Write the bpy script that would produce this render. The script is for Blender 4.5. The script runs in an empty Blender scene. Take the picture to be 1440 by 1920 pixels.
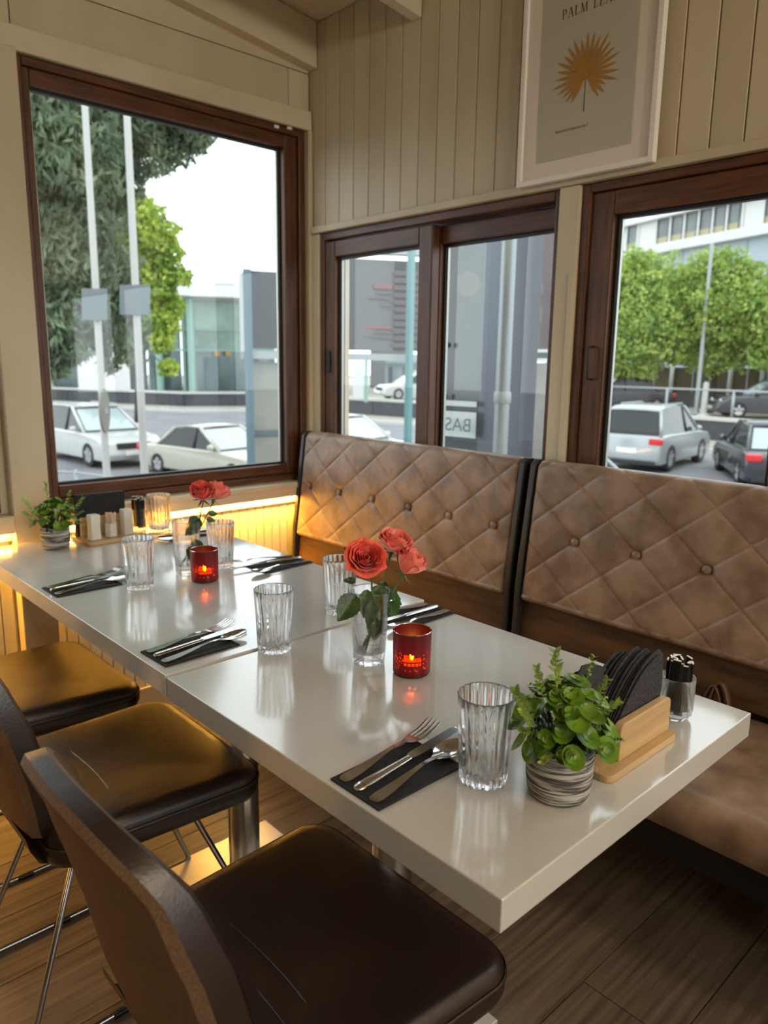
import bpy, bmesh, math, random
import numpy as np
from mathutils import Vector, Matrix, Euler
random.seed(7); rng = np.random.default_rng(7)
S = bpy.context.scene; COL = S.collection
PI = math.pi
# ------------------------------------------------------------------ camera
cam_d = bpy.data.cameras.new('camera'); cam = bpy.data.objects.new('camera', cam_d); COL.objects.link(cam)
CR = Vector((0.7334203, -0.6796387, 0.0136366)); CU = Vector((0.1231872, 0.1526101, 0.9805789)); CF = Vector((0.6685205, 0.7174966, -0.1956502))
CP = Vector((-0.6088, -0.4480, 1.3450)); FPX = 1397.34
m = Matrix((CR, CU, -CF)).transposed().to_4x4(); m.translation = CP
cam.matrix_world = m
cam_d.sensor_fit = 'HORIZONTAL'; cam_d.sensor_width = 36.0; cam_d.lens = FPX / 1440 * 36
cam_d.clip_start = 0.02; cam_d.clip_end = 400
cam_d.dof.use_dof = True; cam_d.dof.focus_distance = 1.35; cam_d.dof.aperture_fstop = 6.2
S.camera = cam
# ------------------------------------------------------------------ world, exposure
w = bpy.data.worlds.new('overcast_sky'); S.world = w; w.use_nodes = True
nt = w.node_tree; bg = nt.nodes['Background']
bg.inputs['Color'].default_value = (0.90, 0.955, 1.0, 1); bg.inputs['Strength'].default_value = 2.85
S.view_settings.view_transform = 'Standard'; S.view_settings.look = 'None'
S.view_settings.gamma = 1; S.view_settings.use_curve_mapping = False
S.view_settings.exposure = 0.13
S.cycles.transparent_max_bounces = 24; S.cycles.max_bounces = 12; S.cycles.transmission_bounces = 12
# soft warm fill lights added behind the camera to wash the walls
def add_fill(x, y, z, power, r=0.14, col=(1.0, 0.84, 0.64)):
    d = bpy.data.lights.new('fill_light', 'POINT'); d.energy = power; d.color = col; d.shadow_soft_size = r
    o = bpy.data.objects.new('fill_light', d); COL.objects.link(o); o.location = (x, y, z)
add_fill(0.5, -2.0, 2.25, 46)
add_fill(-0.9, -2.7, 2.25, 46)
add_fill(-0.3, -4.2, 2.25, 50)
add_fill(-3.2, -1.0, 2.25, 26, 0.14, (1.0, 0.72, 0.42))

# ------------------------------------------------------------------ helpers
def at(px, py, D):
    """world point at horizontal distance D (m) seen in direction of photo point"""
    v = CF * FPX + CR * (px - 720) - CU * (py - 960)
    h = math.hypot(v.x, v.y); return CP + v * (D / h)
def s2l(c):
    out = []
    for v in c:
        v = v / 255; out.append(v / 12.92 if v <= 0.04045 else ((v + 0.055) / 1.055) ** 2.4)
    return tuple(out) + (1,)
def mat(name, rgb, rough=0.5, metal=0.0, spec=0.5, rgb2=None, nscale=6.0, stretch=(1, 1, 1), bump=0.0, bscale=None, bstretch=None,
        coat=0.0, rand=0.0, detail=6, lo=0.35, hi=0.65, trans=0.0, ior=1.45, sheen=0.0, rvar=0.0):
    m = bpy.data.materials.new(name); m.use_nodes = True
    nt = m.node_tree; N = nt.nodes; L = nt.links; b = N['Principled BSDF']
    b.inputs['Base Color'].default_value = s2l(rgb); b.inputs['Roughness'].default_value = rough
    b.inputs['Metallic'].default_value = metal; b.inputs['Specular IOR Level'].default_value = spec
    b.inputs['Coat Weight'].default_value = coat; b.inputs['Coat Roughness'].default_value = 0.08
    b.inputs['Transmission Weight'].default_value = trans; b.inputs['IOR'].default_value = ior
    b.inputs['Sheen Weight'].default_value = sheen
    tc = N.new('ShaderNodeTexCoord')
    def noise(scale, st):
        mp = N.new('ShaderNodeMapping'); mp.inputs['Scale'].default_value = st
        if rand:
            oi = N.new('ShaderNodeObjectInfo'); vm = N.new('ShaderNodeVectorMath'); vm.operation = 'SCALE'
            vm.inputs[0].default_value = (13.0, 7.0, 9.0)
            L.new(oi.outputs['Random'], vm.inputs['Scale']); L.new(vm.outputs[0], mp.inputs['Location'])
        n = N.new('ShaderNodeTexNoise'); n.inputs['Scale'].default_value = scale; n.inputs['Detail'].default_value = detail
        L.new(tc.outputs['Object'], mp.inputs['Vector']); L.new(mp.outputs[0], n.inputs['Vector']); return n
    if rgb2 is not None:
        n = noise(nscale, stretch)
        r = N.new('ShaderNodeValToRGB'); r.color_ramp.elements[0].position = lo; r.color_ramp.elements[1].position = hi
        r.color_ramp.elements[0].color = s2l(rgb2); r.color_ramp.elements[1].color = s2l(rgb)
        L.new(n.outputs['Fac'], r.inputs['Fac'])
        src = r.outputs['Color']
        if rand:
            oi = N.new('ShaderNodeObjectInfo'); hs = N.new('ShaderNodeHueSaturation')
            mr = N.new('ShaderNodeMapRange'); mr.inputs['To Min'].default_value = 1 - rand; mr.inputs['To Max'].default_value = 1 + rand
            L.new(oi.outputs['Random'], mr.inputs['Value']); L.new(mr.outputs[0], hs.inputs['Value']); L.new(src, hs.inputs['Color'])
            src = hs.outputs['Color']
        L.new(src, b.inputs['Base Color'])
        if rvar:
            mr2 = N.new('ShaderNodeMapRange'); mr2.inputs['To Min'].default_value = rough - rvar; mr2.inputs['To Max'].default_value = rough + rvar
            L.new(n.outputs['Fac'], mr2.inputs['Value']); L.new(mr2.outputs[0], b.inputs['Roughness'])
    if bump:
        n2 = noise(bscale or nscale * 4, bstretch or stretch)
        bp = N.new('ShaderNodeBump'); bp.inputs['Strength'].default_value = bump; bp.inputs['Distance'].default_value = 0.002
        L.new(n2.outputs['Fac'], bp.inputs['Height']); L.new(bp.outputs[0], b.inputs['Normal'])
    return m
def thin_glass(name, tint=(255, 255, 255), refl=1.0, rough=0.0, ior=1.5):
    m = bpy.data.materials.new(name); m.use_nodes = True; N = m.node_tree.nodes; L = m.node_tree.links
    N.remove(N['Principled BSDF'])
    t = N.new('ShaderNodeBsdfTransparent'); t.inputs[0].default_value = s2l(tint)
    g = N.new('ShaderNodeBsdfGlossy'); g.inputs['Roughness'].default_value = rough
    g.inputs['Color'].default_value = (refl, refl, refl, 1)
    lw = N.new('ShaderNodeLayerWeight'); lw.inputs['Blend'].default_value = .5; pw = N.new('ShaderNodeMath'); pw.operation = 'POWER'; pw.inputs[1].default_value = 5
    f = N.new('ShaderNodeMath'); f.operation = 'MULTIPLY_ADD'; f.inputs[1].default_value = .92; f.inputs[2].default_value = .06; mx = N.new('ShaderNodeMixShader')
    L.new(lw.outputs['Facing'], pw.inputs[0]); L.new(pw.outputs[0], f.inputs[0]); L.new(f.outputs[0], mx.inputs[0]); L.new(t.outputs[0], mx.inputs[1]); L.new(g.outputs[0], mx.inputs[2])
    L.new(mx.outputs[0], N['Material Output'].inputs['Surface']); return m
def real_glass(name, tint=(255, 255, 255), clear=0.35, ior=1.48, rough=0.0):
    m = bpy.data.materials.new(name); m.use_nodes = True; N = m.node_tree.nodes; L = m.node_tree.links
    N.remove(N['Principled BSDF'])
    g = N.new('ShaderNodeBsdfGlass'); g.inputs['Color'].default_value = s2l(tint); g.inputs['IOR'].default_value = ior; g.inputs['Roughness'].default_value = rough
    t = N.new('ShaderNodeBsdfTransparent'); t.inputs[0].default_value = s2l(tint); mx = N.new('ShaderNodeMixShader'); mx.inputs[0].default_value = clear
    L.new(g.outputs[0], mx.inputs[1]); L.new(t.outputs[0], mx.inputs[2]); L.new(mx.outputs[0], N['Material Output'].inputs['Surface']); return m
def emit(name, rgb, strength):
    m = bpy.data.materials.new(name); m.use_nodes = True; N = m.node_tree.nodes; L = m.node_tree.links
    N.remove(N['Principled BSDF']); e = N.new('ShaderNodeEmission'); e.inputs[0].default_value = s2l(rgb); e.inputs[1].default_value = strength
    L.new(e.outputs[0], N['Material Output'].inputs['Surface']); return m

class B:
    """collects shapes; build() links them as one mesh object"""
    def __init__(s): s.v = []; s.f = []
    def add(s, vs, fs):
        o = len(s.v); s.v += [tuple(v) for v in vs]; s.f += [tuple(i + o for i in f) for f in fs]; return s
    def box(s, x0, x1, y0, y1, z0, z1, M=None):
        vs = [Vector((x, y, z)) for z in (z0, z1) for y in (y0, y1) for x in (x0, x1)]
        if M is not None: vs = [M @ v for v in vs]
        return s.add(vs, [(0, 2, 3, 1), (4, 5, 7, 6), (0, 1, 5, 4), (2, 6, 7, 3), (0, 4, 6, 2), (1, 3, 7, 5)])
    def tube(s, pts, r, n=8, cap=True, taper=None, squash=None):
        pts = [Vector(p) for p in pts]; vs = []; fs = []
        up = None
        for i, p in enumerate(pts):
            t = (pts[min(i + 1, len(pts) - 1)] - pts[max(i - 1, 0)]).normalized()
            if up is None: up = Vector((0, 0, 1)) if abs(t.z) < 0.9 else Vector((1, 0, 0))
            a = t.cross(up).normalized(); up = a.cross(t).normalized()
            rr = r if taper is None else r * taper[i]
            for k in range(n):
                an = 2 * PI * k / n
                vs.append(p + a * math.cos(an) * rr * (squash or 1) + up * math.sin(an) * rr)
        for i in range(len(pts) - 1):
            for k in range(n):
                k2 = (k + 1) % n; fs.append((i * n + k, i * n + k2, (i + 1) * n + k2, (i + 1) * n + k))
        if cap: fs.append(tuple(range(n))[::-1]); fs.append(tuple((len(pts) - 1) * n + k for k in range(n)))
        return s.add(vs, fs)
    def lathe(s, prof, n=32, c=(0, 0, 0), flute=None, sy=1.0, M=None, closed=False):
        vs = []; fs = []
        for i, (r, z) in enumerate(prof):
            for k in range(n):
                a = 2 * PI * k / n; rr = r
                if flute: rr = r * (1 + flute(i, a))
                vs.append(Vector((c[0] + rr * math.cos(a), c[1] + rr * math.sin(a) * sy, c[2] + z)))
        if M is not None: vs = [M @ v for v in vs]
        for i in range(len(prof) - 1):
            for k in range(n):
                k2 = (k + 1) % n; fs.append((i * n + k, i * n + k2, (i + 1) * n + k2, (i + 1) * n + k))
        if closed:
            i = len(prof) - 1
            for k in range(n):
                k2 = (k + 1) % n; fs.append((i * n + k, i * n + k2, k2, k))
        else:
            if prof[0][0] > 1e-6: fs.append(tuple(range(n))[::-1])
            if prof[-1][0] > 1e-6: fs.append(tuple((len(prof) - 1) * n + k for k in range(n)))
        return s.add(vs, fs)
    def prism(s, poly, axis, a, b, M=None):
        """poly: 2D points; axis 'x','y','z' is extrusion axis from a to b"""
        def mk(p, t):
            if axis == 'x': return Vector((t, p[0], p[1]))
            if axis == 'y': return Vector((p[0], t, p[1]))
            return Vector((p[0], p[1], t))
        n = len(poly); vs = [mk(p, a) for p in poly] + [mk(p, b) for p in poly]
        if M is not None: vs = [M @ v for v in vs]
        return s.add(vs, [tuple(range(n))[::-1], tuple(range(n, 2 * n))] + [(i, (i + 1) % n, n + (i + 1) % n, n + i) for i in range(n)])
    def rings(s, rr, capa=True, capb=True):
        n = len(rr[0]); vs = [v for r in rr for v in r]; fs = []
        for i in range(len(rr) - 1):
            for k in range(n):
                k2 = (k + 1) % n; fs.append((i * n + k, i * n + k2, (i + 1) * n + k2, (i + 1) * n + k))
        if capa: fs.append(tuple(range(n))[::-1])
        if capb: fs.append(tuple((len(rr) - 1) * n + k for k in range(n)))
        return s.add(vs, fs)
    def grid(s, P, close_u=False):
        nu = len(P); nv = len(P[0]); vs = [p for row in P for p in row]; fs = []
        for i in range(nu - 1 + (1 if close_u else 0)):
            for j in range(nv - 1):
                i2 = (i + 1) % nu; fs.append((i * nv + j, i2 * nv + j, i2 * nv + j + 1, i * nv + j + 1))
        return s.add(vs, fs)
    def build(s, name, material, parent=None, smooth=False, bevel=0.0, world=False, fix=True, seg=2, sub=0, solid=0.0):
        me = bpy.data.meshes.new(name)
        vs = s.v
        if world and parent is not None:
            o = root_loc(parent); vs = [(v[0] - o.x, v[1] - o.y, v[2] - o.z) for v in vs]
        me.from_pydata([tuple(v) for v in vs], [], s.f); me.update()
        if fix:
            bm = bmesh.new(); bm.from_mesh(me); bmesh.ops.recalc_face_normals(bm, faces=bm.faces); bm.to_mesh(me); bm.free()
        me.materials.append(material)
        if smooth:
            me.polygons.foreach_set('use_smooth', [True] * len(me.polygons))
            if smooth is True: me.set_sharp_from_angle(angle=math.radians(38))
        o = bpy.data.objects.new(name, me); COL.objects.link(o)
        if parent is not None: o.parent = parent
        if solid: md = o.modifiers.new('thick', 'SOLIDIFY'); md.thickness = solid; md.offset = 0
        if bevel: md = o.modifiers.new('bevel', 'BEVEL'); md.width = bevel; md.segments = seg; md.limit_method = 'ANGLE'; md.angle_limit = math.radians(40)
        if sub: md = o.modifiers.new('sub', 'SUBSURF'); md.levels = sub; md.render_levels = sub
        return o
def root_loc(p):
    v = Vector((0, 0, 0))
    while p is not None: v += p.location; p = p.parent
    return v
def tag(o, label, cat, group=None, kind=None):
    if label: o['label'] = label
    if cat: o['category'] = cat
    if group: o['group'] = group
    if kind: o['kind'] = kind
    return o
def thing(name, label, cat, loc=(0, 0, 0), rz=0.0, group=None):
    o = bpy.data.objects.new(name, None); COL.objects.link(o); o.location = loc; o.rotation_euler = (0, 0, rz)
    o.empty_display_size = 0.05; return tag(o, label, cat, group)
def struct(o): o['kind'] = 'structure'; return o
def sroot(name, loc=(0, 0, 0)):
    o = bpy.data.objects.new(name, None); COL.objects.link(o); o.location = loc; o['kind'] = 'structure'; o.empty_display_size = 0.05; return o
def dup(root, loc, rz=0.0, label=None, group=None):
    def cp(o, parent):
        c = o.copy(); COL.objects.link(c); c.parent = parent
        for ch in list(o.children): cp(ch, c)
        return c
    c = cp(root, None); c.location = loc; c.rotation_euler = (0, 0, rz)
    if label: c['label'] = label
    if group: c['group'] = group
    return c
def rrect(x0, x1, y0, y1, r, n=5):
    pts = []
    for cx, cy, a0 in ((x1 - r, y0 + r, -90), (x1 - r, y1 - r, 0), (x0 + r, y1 - r, 90), (x0 + r, y0 + r, 180)):
        for k in range(n + 1):
            a = math.radians(a0 + 90 * k / n); pts.append((cx + r * math.cos(a), cy + r * math.sin(a)))
    return pts

# ------------------------------------------------------------------ materials
M_paint = mat('cream_paint', (212, 200, 172), 0.55, rgb2=(196, 182, 150), nscale=3.5, bump=0.25, bscale=60, lo=0.3, hi=0.6)
M_board = mat('cream_board_paint', (208, 195, 166), 0.5, rgb2=(192, 178, 147), nscale=4.0, stretch=(1, 1, 0.25), bump=0.3, bscale=50, bstretch=(1, 1, 0.2), rand=0.035)
M_ceil = mat('ceiling_paint', (214, 203, 178), 0.6, rgb2=(198, 186, 158), nscale=2.5)
M_wains = mat('cream_wainscot', (224, 214, 184), 0.5, rgb2=(212, 200, 168), nscale=3)
M_lwall = mat('dark_brown_wall', (84, 66, 48), 0.7, rgb2=(70, 54, 40), nscale=2)
M_frame = mat('brown_window_frame', (106, 63, 34), 0.40, rgb2=(62, 35, 18), nscale=9, stretch=(6, 6, 0.6), bump=0.3, bscale=40, bstretch=(6, 6, 0.6), lo=0.3, hi=0.7)
M_frameh = mat('brown_window_frame_rail', (106, 63, 34), 0.40, rgb2=(62, 35, 18), nscale=9, stretch=(0.6, 0.6, 7), bump=0.3, bscale=40, bstretch=(0.6, 0.6, 7), lo=0.3, hi=0.7)
M_gasket = mat('black_gasket', (28, 28, 28), 0.5)
M_spacer = mat('grey_spacer', (176, 176, 172), 0.35, metal=0.6)
M_pane = thin_glass('window_pane_glass', (244, 250, 248), 0.9)
M_floor = mat('floor_oak', (124, 110, 94), 0.40, rgb2=(84, 73, 62), nscale=3.0, stretch=(1.0, 22, 1), bump=0.35, bscale=14, bstretch=(1.0, 14, 1), rand=0.12, detail=10, lo=0.3, hi=0.7, rvar=0.06)
M_white = mat('white_tabletop', (204, 203, 198), 0.16, rgb2=(199, 197, 190), nscale=2, coat=0.9, spec=0.8, bump=0.035, bscale=300)
M_whiteedge = mat('white_table_edge', (226, 214, 192), 0.42)
M_chrome = mat('brushed_steel', (190, 190, 188), 0.22, metal=1.0, bump=0.05, bscale=90)
M_steel = mat('polished_cutlery_steel', (205, 203, 198), 0.13, metal=1.0)
M_dleather = mat('dark_brown_leather', (38, 24, 20), 0.34, rgb2=(28, 18, 15), nscale=5, bump=0.2, bscale=220, spec=0.9, rvar=0.05)
M_shellf = mat('brown_textured_fabric', (122, 94, 68), 0.7, rgb2=(100, 74, 52), nscale=320, bump=0.6, bscale=420)
M_tleather = mat('taupe_leather', (156, 130, 108), 0.37, rgb2=(122, 97, 77), nscale=12, bump=0.22, bscale=300, lo=0.38, hi=0.62, spec=0.5, rvar=0.05)
M_dwood = mat('dark_stained_wood', (96, 68, 40), 0.5, rgb2=(62, 42, 24), nscale=6, stretch=(6, 0.8, 6), bump=0.15)
M_black = mat('black_laminate', (17, 15, 14), 0.5, bump=0.05)
M_anthra = mat('anthracite_edge', (40, 38, 37), 0.4)
M_glass = real_glass('clear_tumbler_glass', (255, 255, 255), 0.10)
M_vglass = real_glass('clear_vase_glass', (255, 255, 255), 0.25)
M_water = real_glass('vase_water', (254, 255, 254), 0.4, 1.33)
M_napkin = mat('black_paper_napkin', (42, 42, 46), 0.9, rgb2=(30, 30, 33), nscale=90, bump=0.7, bscale=320)
M_napkin2 = mat('charcoal_crepe_napkin', (66, 64, 68), 0.95, rgb2=(46, 44, 48), nscale=160, bump=1.0, bscale=420)
M_bamboo = mat('bamboo', (206, 174, 126), 0.45, rgb2=(184, 150, 102), nscale=5, stretch=(1, 8, 12), bump=0.1)
M_ceramic = mat('white_ceramic', (232, 230, 222), 0.25, bump=0.25, bscale=40, bstretch=(1, 1, 6), rgb2=(220, 217, 208), nscale=30)
M_pot = mat('grey_washed_pot', (190, 188, 182), 0.85, rgb2=(72, 70, 68), nscale=24, stretch=(.7, .7, 13), bump=1.0, bscale=26, bstretch=(.7, .7, 13), lo=0.44, hi=0.58, detail=6)
M_soil = mat('dark_soil', (30, 26, 18), 0.95, rgb2=(18, 20, 12), nscale=60, bump=1)
M_leafr = mat('round_leaf_green', (124, 160, 44), 0.33, rgb2=(66, 108, 30), nscale=28, rand=0.28, lo=0.3, hi=0.7)
M_sprig = mat('sprig_green', (168, 186, 84), 0.5, rgb2=(108, 142, 60), nscale=30, rand=0.2)
M_roseleaf = mat('rose_leaf_green', (62, 96, 36), 0.36, rgb2=(36, 66, 24), nscale=30, bump=0.4, bscale=120, rand=0.15)
M_stem = mat('rose_stem_green', (72, 104, 44), 0.5, rgb2=(86, 84, 48), nscale=40)
M_rosered = mat('coral_rose_petal', (242, 74, 58), 0.5, rgb2=(248, 116, 94), nscale=30, sheen=0.3, rand=0.08)
M_rosepink = mat('salmon_rose_petal', (248, 112, 98), 0.5, rgb2=(252, 158, 138), nscale=30, sheen=0.3, rand=0.06)
M_tlight = mat('tealight_wax', (245, 232, 205), 0.4, trans=0.0)
M_led = emit('warm_led', (255, 188, 78), 230.0)
M_flame = emit('candle_flame', (255, 150, 50), 60.0)
M_black2 = mat('black_plastic', (18, 18, 19), 0.35)
M_pick = mat('toothpick_wrap', (228, 196, 170), 0.6)
M_strap = mat('brown_leather_strap', (98, 66, 44), 0.55)
M_white2 = mat('white_lacquer', (238, 232, 222), 0.35)
M_matp = mat('poster_mount', (226, 214, 200), 0.5)
M_print = mat('poster_print_beige', (186, 180, 160), 0.45)
M_gold = mat('ochre_print', (168, 122, 52), 0.5)
M_ink = mat('dark_print_ink', (70, 60, 50), 0.5)
# ------------------------------------------------------------------ room shell
XR, YF = 1.375, 2.156
def zc(x): return 2.645 + 0.12 * (1.38 - x)
fl = B().box(-5.5, 1.55, -5, 2.3, -0.12, -0.006).build('floor', M_floor); struct(fl)
PW = 0.212
def plank_mesh(L):
    bm = B().box(0, L - 0.003, 0, PW - 0.003, -0.006, 0.0)
    me = bm.build('plank', M_floor, None, bevel=0).data; return me
pm = None
for k in range(-5, 10):
    y = 0.072 + PW * k; x = -1.7 - (k * 0.47) % 1.2
    while x < XR:
        L = 1.2
        x1 = min(x + L, XR)
        if x1 > -1.3:
            if x1 - x > 1.19 and pm is not None:
                o = bpy.data.objects.new('plank', pm); COL.objects.link(o)
            else:
                o = B().box(0, x1 - x - 0.003, 0, min(PW - 0.003, YF - y), -0.006, 0.0).build('plank', M_floor)
                if x1 - x > 1.19 and y < 1.7: pm = o.data
            o.parent = fl; o.location = (x, y, 0)
        x += L
# ceiling: one sloping panel and rafters
cl = B().prism([(-5.5, zc(-5.5)), (1.5, zc(1.5)), (1.5, zc(1.5) + .1), (-5.5, zc(-5.5) + .1)], 'y', -5, 2.3).build('ceiling', M_ceil); struct(cl)
def rafter(y0, y1, drop, x0=-5.5, x1=XR - 0.004):
    return B().prism([(x0, zc(x0) - drop), (x1, zc(x1) - drop), (x1, zc(x1) - 0.002), (x0, zc(x0) - 0.002)], 'y', y0, y1)
for y0, n in ((1.524, 0), (0.4, 1), (-0.7, 2), (-1.8, 3)):
    o = rafter(y0, y0 + 0.045, 0.155).build('ceiling_beam', M_paint, cl, bevel=0.003)
o = rafter(2.098, 2.153, 0.168).build('trim_1', M_paint, bevel=0.003); struct(o)
wl = B().box(-5.7, -5.5, -5, 2.4, 0, 3.6).build('wall_left', M_lwall); struct(wl)
wb = B().box(-5.5, -1.3, -5.15, -5, 0, 3.5).box(-1.3, 1.55, -5.15, -5, 0, 0.5).build('wall_back', M_lwall); struct(wb)
# far wall
wf = B()
wf.box(-5.5, XR + .2, YF + .012, YF + .16, 0, 0.845)
wf.box(-5.5, XR + .2, YF + .012, YF + .16, 2.245, 3.5)
wf.box(-5.5, -1.05, YF + .012, YF + .16, 0.845, 2.245)
wf.box(0.105, 0.205, YF + .012, YF + .16, 0.845, 2.245)
wf.box(1.352, XR + .2, YF + .012, YF + .16, 0.845, 2.245)
wf = wf.build('wall_far', M_paint); struct(wf)
def far_board(x0, x1, z0, z1, y=YF - 0.004):
    return B().box(x0, x1, y, YF + .012, z0, z1).build('board', M_board, wf, bevel=0.002)
far_board(-1.6, 0.245, 2.33, 2.62); far_board(0.248, 1.270, 2.33, 2.468); far_board(1.273, XR - .004, 2.33, 2.468)
far_board(-1.6, 0.40, 2.623, 3.0); far_board(0.248, XR - .004, 2.471, 2.62) ; far_board(0.403, XR - .004, 2.623, 2.80)
o = B().box(-1.6, XR - 0.006, YF - 0.026, YF - .0045, 2.256, 2.327).build('trim_2', M_paint, bevel=0.004); struct(o)
# post between the far windows
o = B().box(0.128, 0.243, 2.105, YF + .012, 0.0, 2.256).build('trim_3', M_board, bevel=0.003); struct(o)
o = B().box(1.352, XR - .003, 2.13, YF + .012, 0.86, 2.256).build('trim_4', M_board, bevel=0.003); struct(o)
# sill shelf with its fascia, left and right of the post
for i, (x0, x1) in enumerate(((-1.6, 0.126), (0.245, XR - 0.004))):
    o = B().box(x0, x1, 2.098, YF + .012, 0.822, 0.842).box(x0, x1, 2.104, 2.118, 0.784, 0.822).build('trim_%d' % (5 + i), M_paint, bevel=0.002); struct(o)
    t = tag(B().box(x0 + .01, x1 - .01, 2.122, 2.136, 0.7855, 0.7935).build('led_strip', M_led),
            ['warm white light strip hidden under the window sill left of the far post', 'warm white light strip hidden under the sill of the big far window'][i], 'light')
    x = x0
    while x < x1 - 0.01:
        bx = min(0.040, x1 - x)
        B().box(x, x + bx - 0.004, YF - .001, YF + .012, 0.10, 0.775).build('wainscot_board', M_wains, wf)
        x += 0.040
    o = B().box(x0, x1, YF - 0.012, YF - .0015, 0.752, 0.775).build('trim_%d' % (7 + i), M_wains, bevel=0.002); struct(o)
o = B().box(-1.6, 0.126, YF - .012, YF - .0015, 0, 0.10).box(0.245, XR - .004, YF - .012, YF - .0015, 0, 0.10).build('baseboard_far', M_paint); struct(o)
# right wall
wr = B()
wr.box(XR + .012, XR + .16, -5, YF, 0, 0.935)
wr.box(XR + .012, XR + .16, -5, YF, 1.862, 3.0)
wr.box(XR + .012, XR + .16, -5, -0.80, 0.935, 1.862)
wr.box(XR + .012, XR + .16, 0.856, 0.925, 0.935, 1.862)
wr.box(XR + .012, XR + .16, 2.090, YF, 0.935, 1.862)
wr = wr.build('wall_right', M_paint); struct(wr)
y = 2.139
B().box(XR, XR + .012, 2.142, YF - .003, 1.888, zc(XR)).build('board', M_board, wr)
me = B().box(0, .012, -0.0835, 0, 1.888, zc(XR) - .002).build('board', M_board, wr, bevel=0.0025); me.location = (XR, 2.139, 0)
first = me
y -= 0.0868
while y > -2.0:
    o = first.copy(); COL.objects.link(o); o.parent = wr; o.location = (XR, y, 0); y -= 0.0868
o = B().box(XR - .02, XR + .012, -2, YF - .003, 1.861, 1.887).build('trim_9', M_board, bevel=0.003); struct(o)
o = B().box(XR - .012, XR + .012, 0.856, 0.925, 0.90, 1.860).box(XR - .018, XR - .012, 0.856, 0.874, 0.9, 1.62).build('trim_10', M_board, bevel=0.003); struct(o)
o = B().box(XR - .006, XR + .012, 2.09, YF - .004, 0.90, 1.860).build('trim_11', M_board, bevel=0.003); struct(o)

# ------------------------------------------------------------------ windows
def bar(name, axis, a0, a1, z0, z1, d0, d1, root, vert):
    b = B()
    if axis == 'y': b.box(a0, a1, d0, d1, z0, z1)
    else: b.box(d0, d1, a0, a1, z0, z1)
    return b.build(name, M_frame if vert else M_frameh, root, bevel=0.004, world=True)
def frame(root, axis, a0, a1, z0, z1, wl_, wr_, wb, wt, d0, d1, nm='frame'):
    bar(nm + '_stile', axis, a0, a0 + wl_, z0, z1, d0, d1, root, True)
    bar(nm + '_stile', axis, a1 - wr_, a1, z0, z1, d0, d1, root, True)
    bar(nm + '_rail', axis, a0 + wl_ + .0005, a1 - wr_ - .0005, z0, z0 + wb, d0, d1, root, False)
    bar(nm + '_rail', axis, a0 + wl_ + .0005, a1 - wr_ - .0005, z1 - wt, z1, d0, d1, root, False)
def glazing(root, axis, a0, a1, z0, z1, d, t=0.010):
    g = B()
    for (p0, p1, q0, q1) in ((a0, a1, z0, z0 + t), (a0, a1, z1 - t, z1), (a0, a0 + t, z0 + t, z1 - t), (a1 - t, a1, z0 + t, z1 - t)):
        if axis == 'y': g.box(p0, p1, d - .004, d + .016, q0, q1)
        else: g.box(d - .004, d + .016, p0, p1, q0, q1)
    g.build('gasket', M_gasket, root, world=True)
    s = B(); t2 = t + 0.005
    for (p0, p1) in ((a0 + t, a0 + t2), (a1 - t2, a1 - t)):
        if axis == 'y': s.box(p0, p1, d + .003, d + .014, z0 + t, z1 - t)
        else: s.box(d + .003, d + .014, p0, p1, z0 + t, z1 - t)
    s.build('spacer', M_spacer, root, world=True)
    p = B()
    if axis == 'y': p.add([(a0, d + .002, z0), (a1, d + .002, z0), (a1, d + .002, z1), (a0, d + .002, z1)], [(0, 1, 2, 3)])
    else: p.add([(d + .002, a0, z0), (d + .002, a1, z0), (d + .002, a1, z1), (d + .002, a0, z1)], [(0, 1, 2, 3)])
    p.build('pane', M_pane, root, world=True, fix=False)
w1 = sroot('window_1', (0.8, YF, 0.845))
frame(w1, 'y', 0.206, 1.350, 0.846, 2.2555, .066, .030, .026, .026, YF - .001, YF + .09)
sash = sroot('sash', (0, 0, 0)); sash.parent = w1; del sash['kind']
sash.location = (0, 0, 0)
frame(sash, 'y', 0.274 - .0, 1.319, 0.873, 2.229, .022, .062, .042, .048, YF + .012, YF + .07, 'sash')
glazing(sash, 'y', 0.294, 1.259, 0.913, 2.183, YF + .045)
B().box(1.20, 1.222, YF - .009, YF - .0015, 2.238, 2.250).box(1.262, 1.284, YF - .009, YF - .0015, 2.246, 2.2555).build('sensor', M_white2, w1, world=True, bevel=.002)
w4 = sroot('window_4', (-0.4, YF, 0.845))
frame(w4, 'y', -1.05, 0.104, 0.846, 2.2555, .05, .055, .05, .05, YF - .001, YF + .09)
glazing(w4, 'y', -1.0, 0.05, 0.896, 2.2055, YF + .045)
# sliding window over the far banquette
w2 = sroot('window_2', (XR, 1.5, 0.936))
frame(w2, 'x', 0.926, 2.089, 0.936, 1.861, .022, .022, .03, .030, XR + .002, XR + .12)
def sashroot(parent, name='sash'):
    s = bpy.data.objects.new(name, None); COL.objects.link(s); s.parent = parent; s.empty_display_size = .03; return s
sA = sashroot(w2); frame(sA, 'x', 1.462, 2.066, 0.967, 1.826, .066, .060, .06, .062, XR + .010, XR + .05, 'sash')
glazing(sA, 'x', 1.528, 2.006, 1.027, 1.764, XR + .034)
sB = sashroot(w2); frame(sB, 'x', 0.949, 1.500, 0.967, 1.826, .030, .036, .06, .062, XR + .055, XR + .095, 'sash')
glazing(sB, 'x', 0.979, 1.464, 1.027, 1.764, XR + .078)
B().box(XR + .002, XR + .0095, 2.030, 2.052, 1.305, 1.395).build('handle', M_gasket, sA, world=True, bevel=.003)
B().box(XR + .040, XR + .0545, 0.951, 0.968, 1.305, 1.395).build('handle', M_gasket, sB, world=True, bevel=.003)
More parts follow.
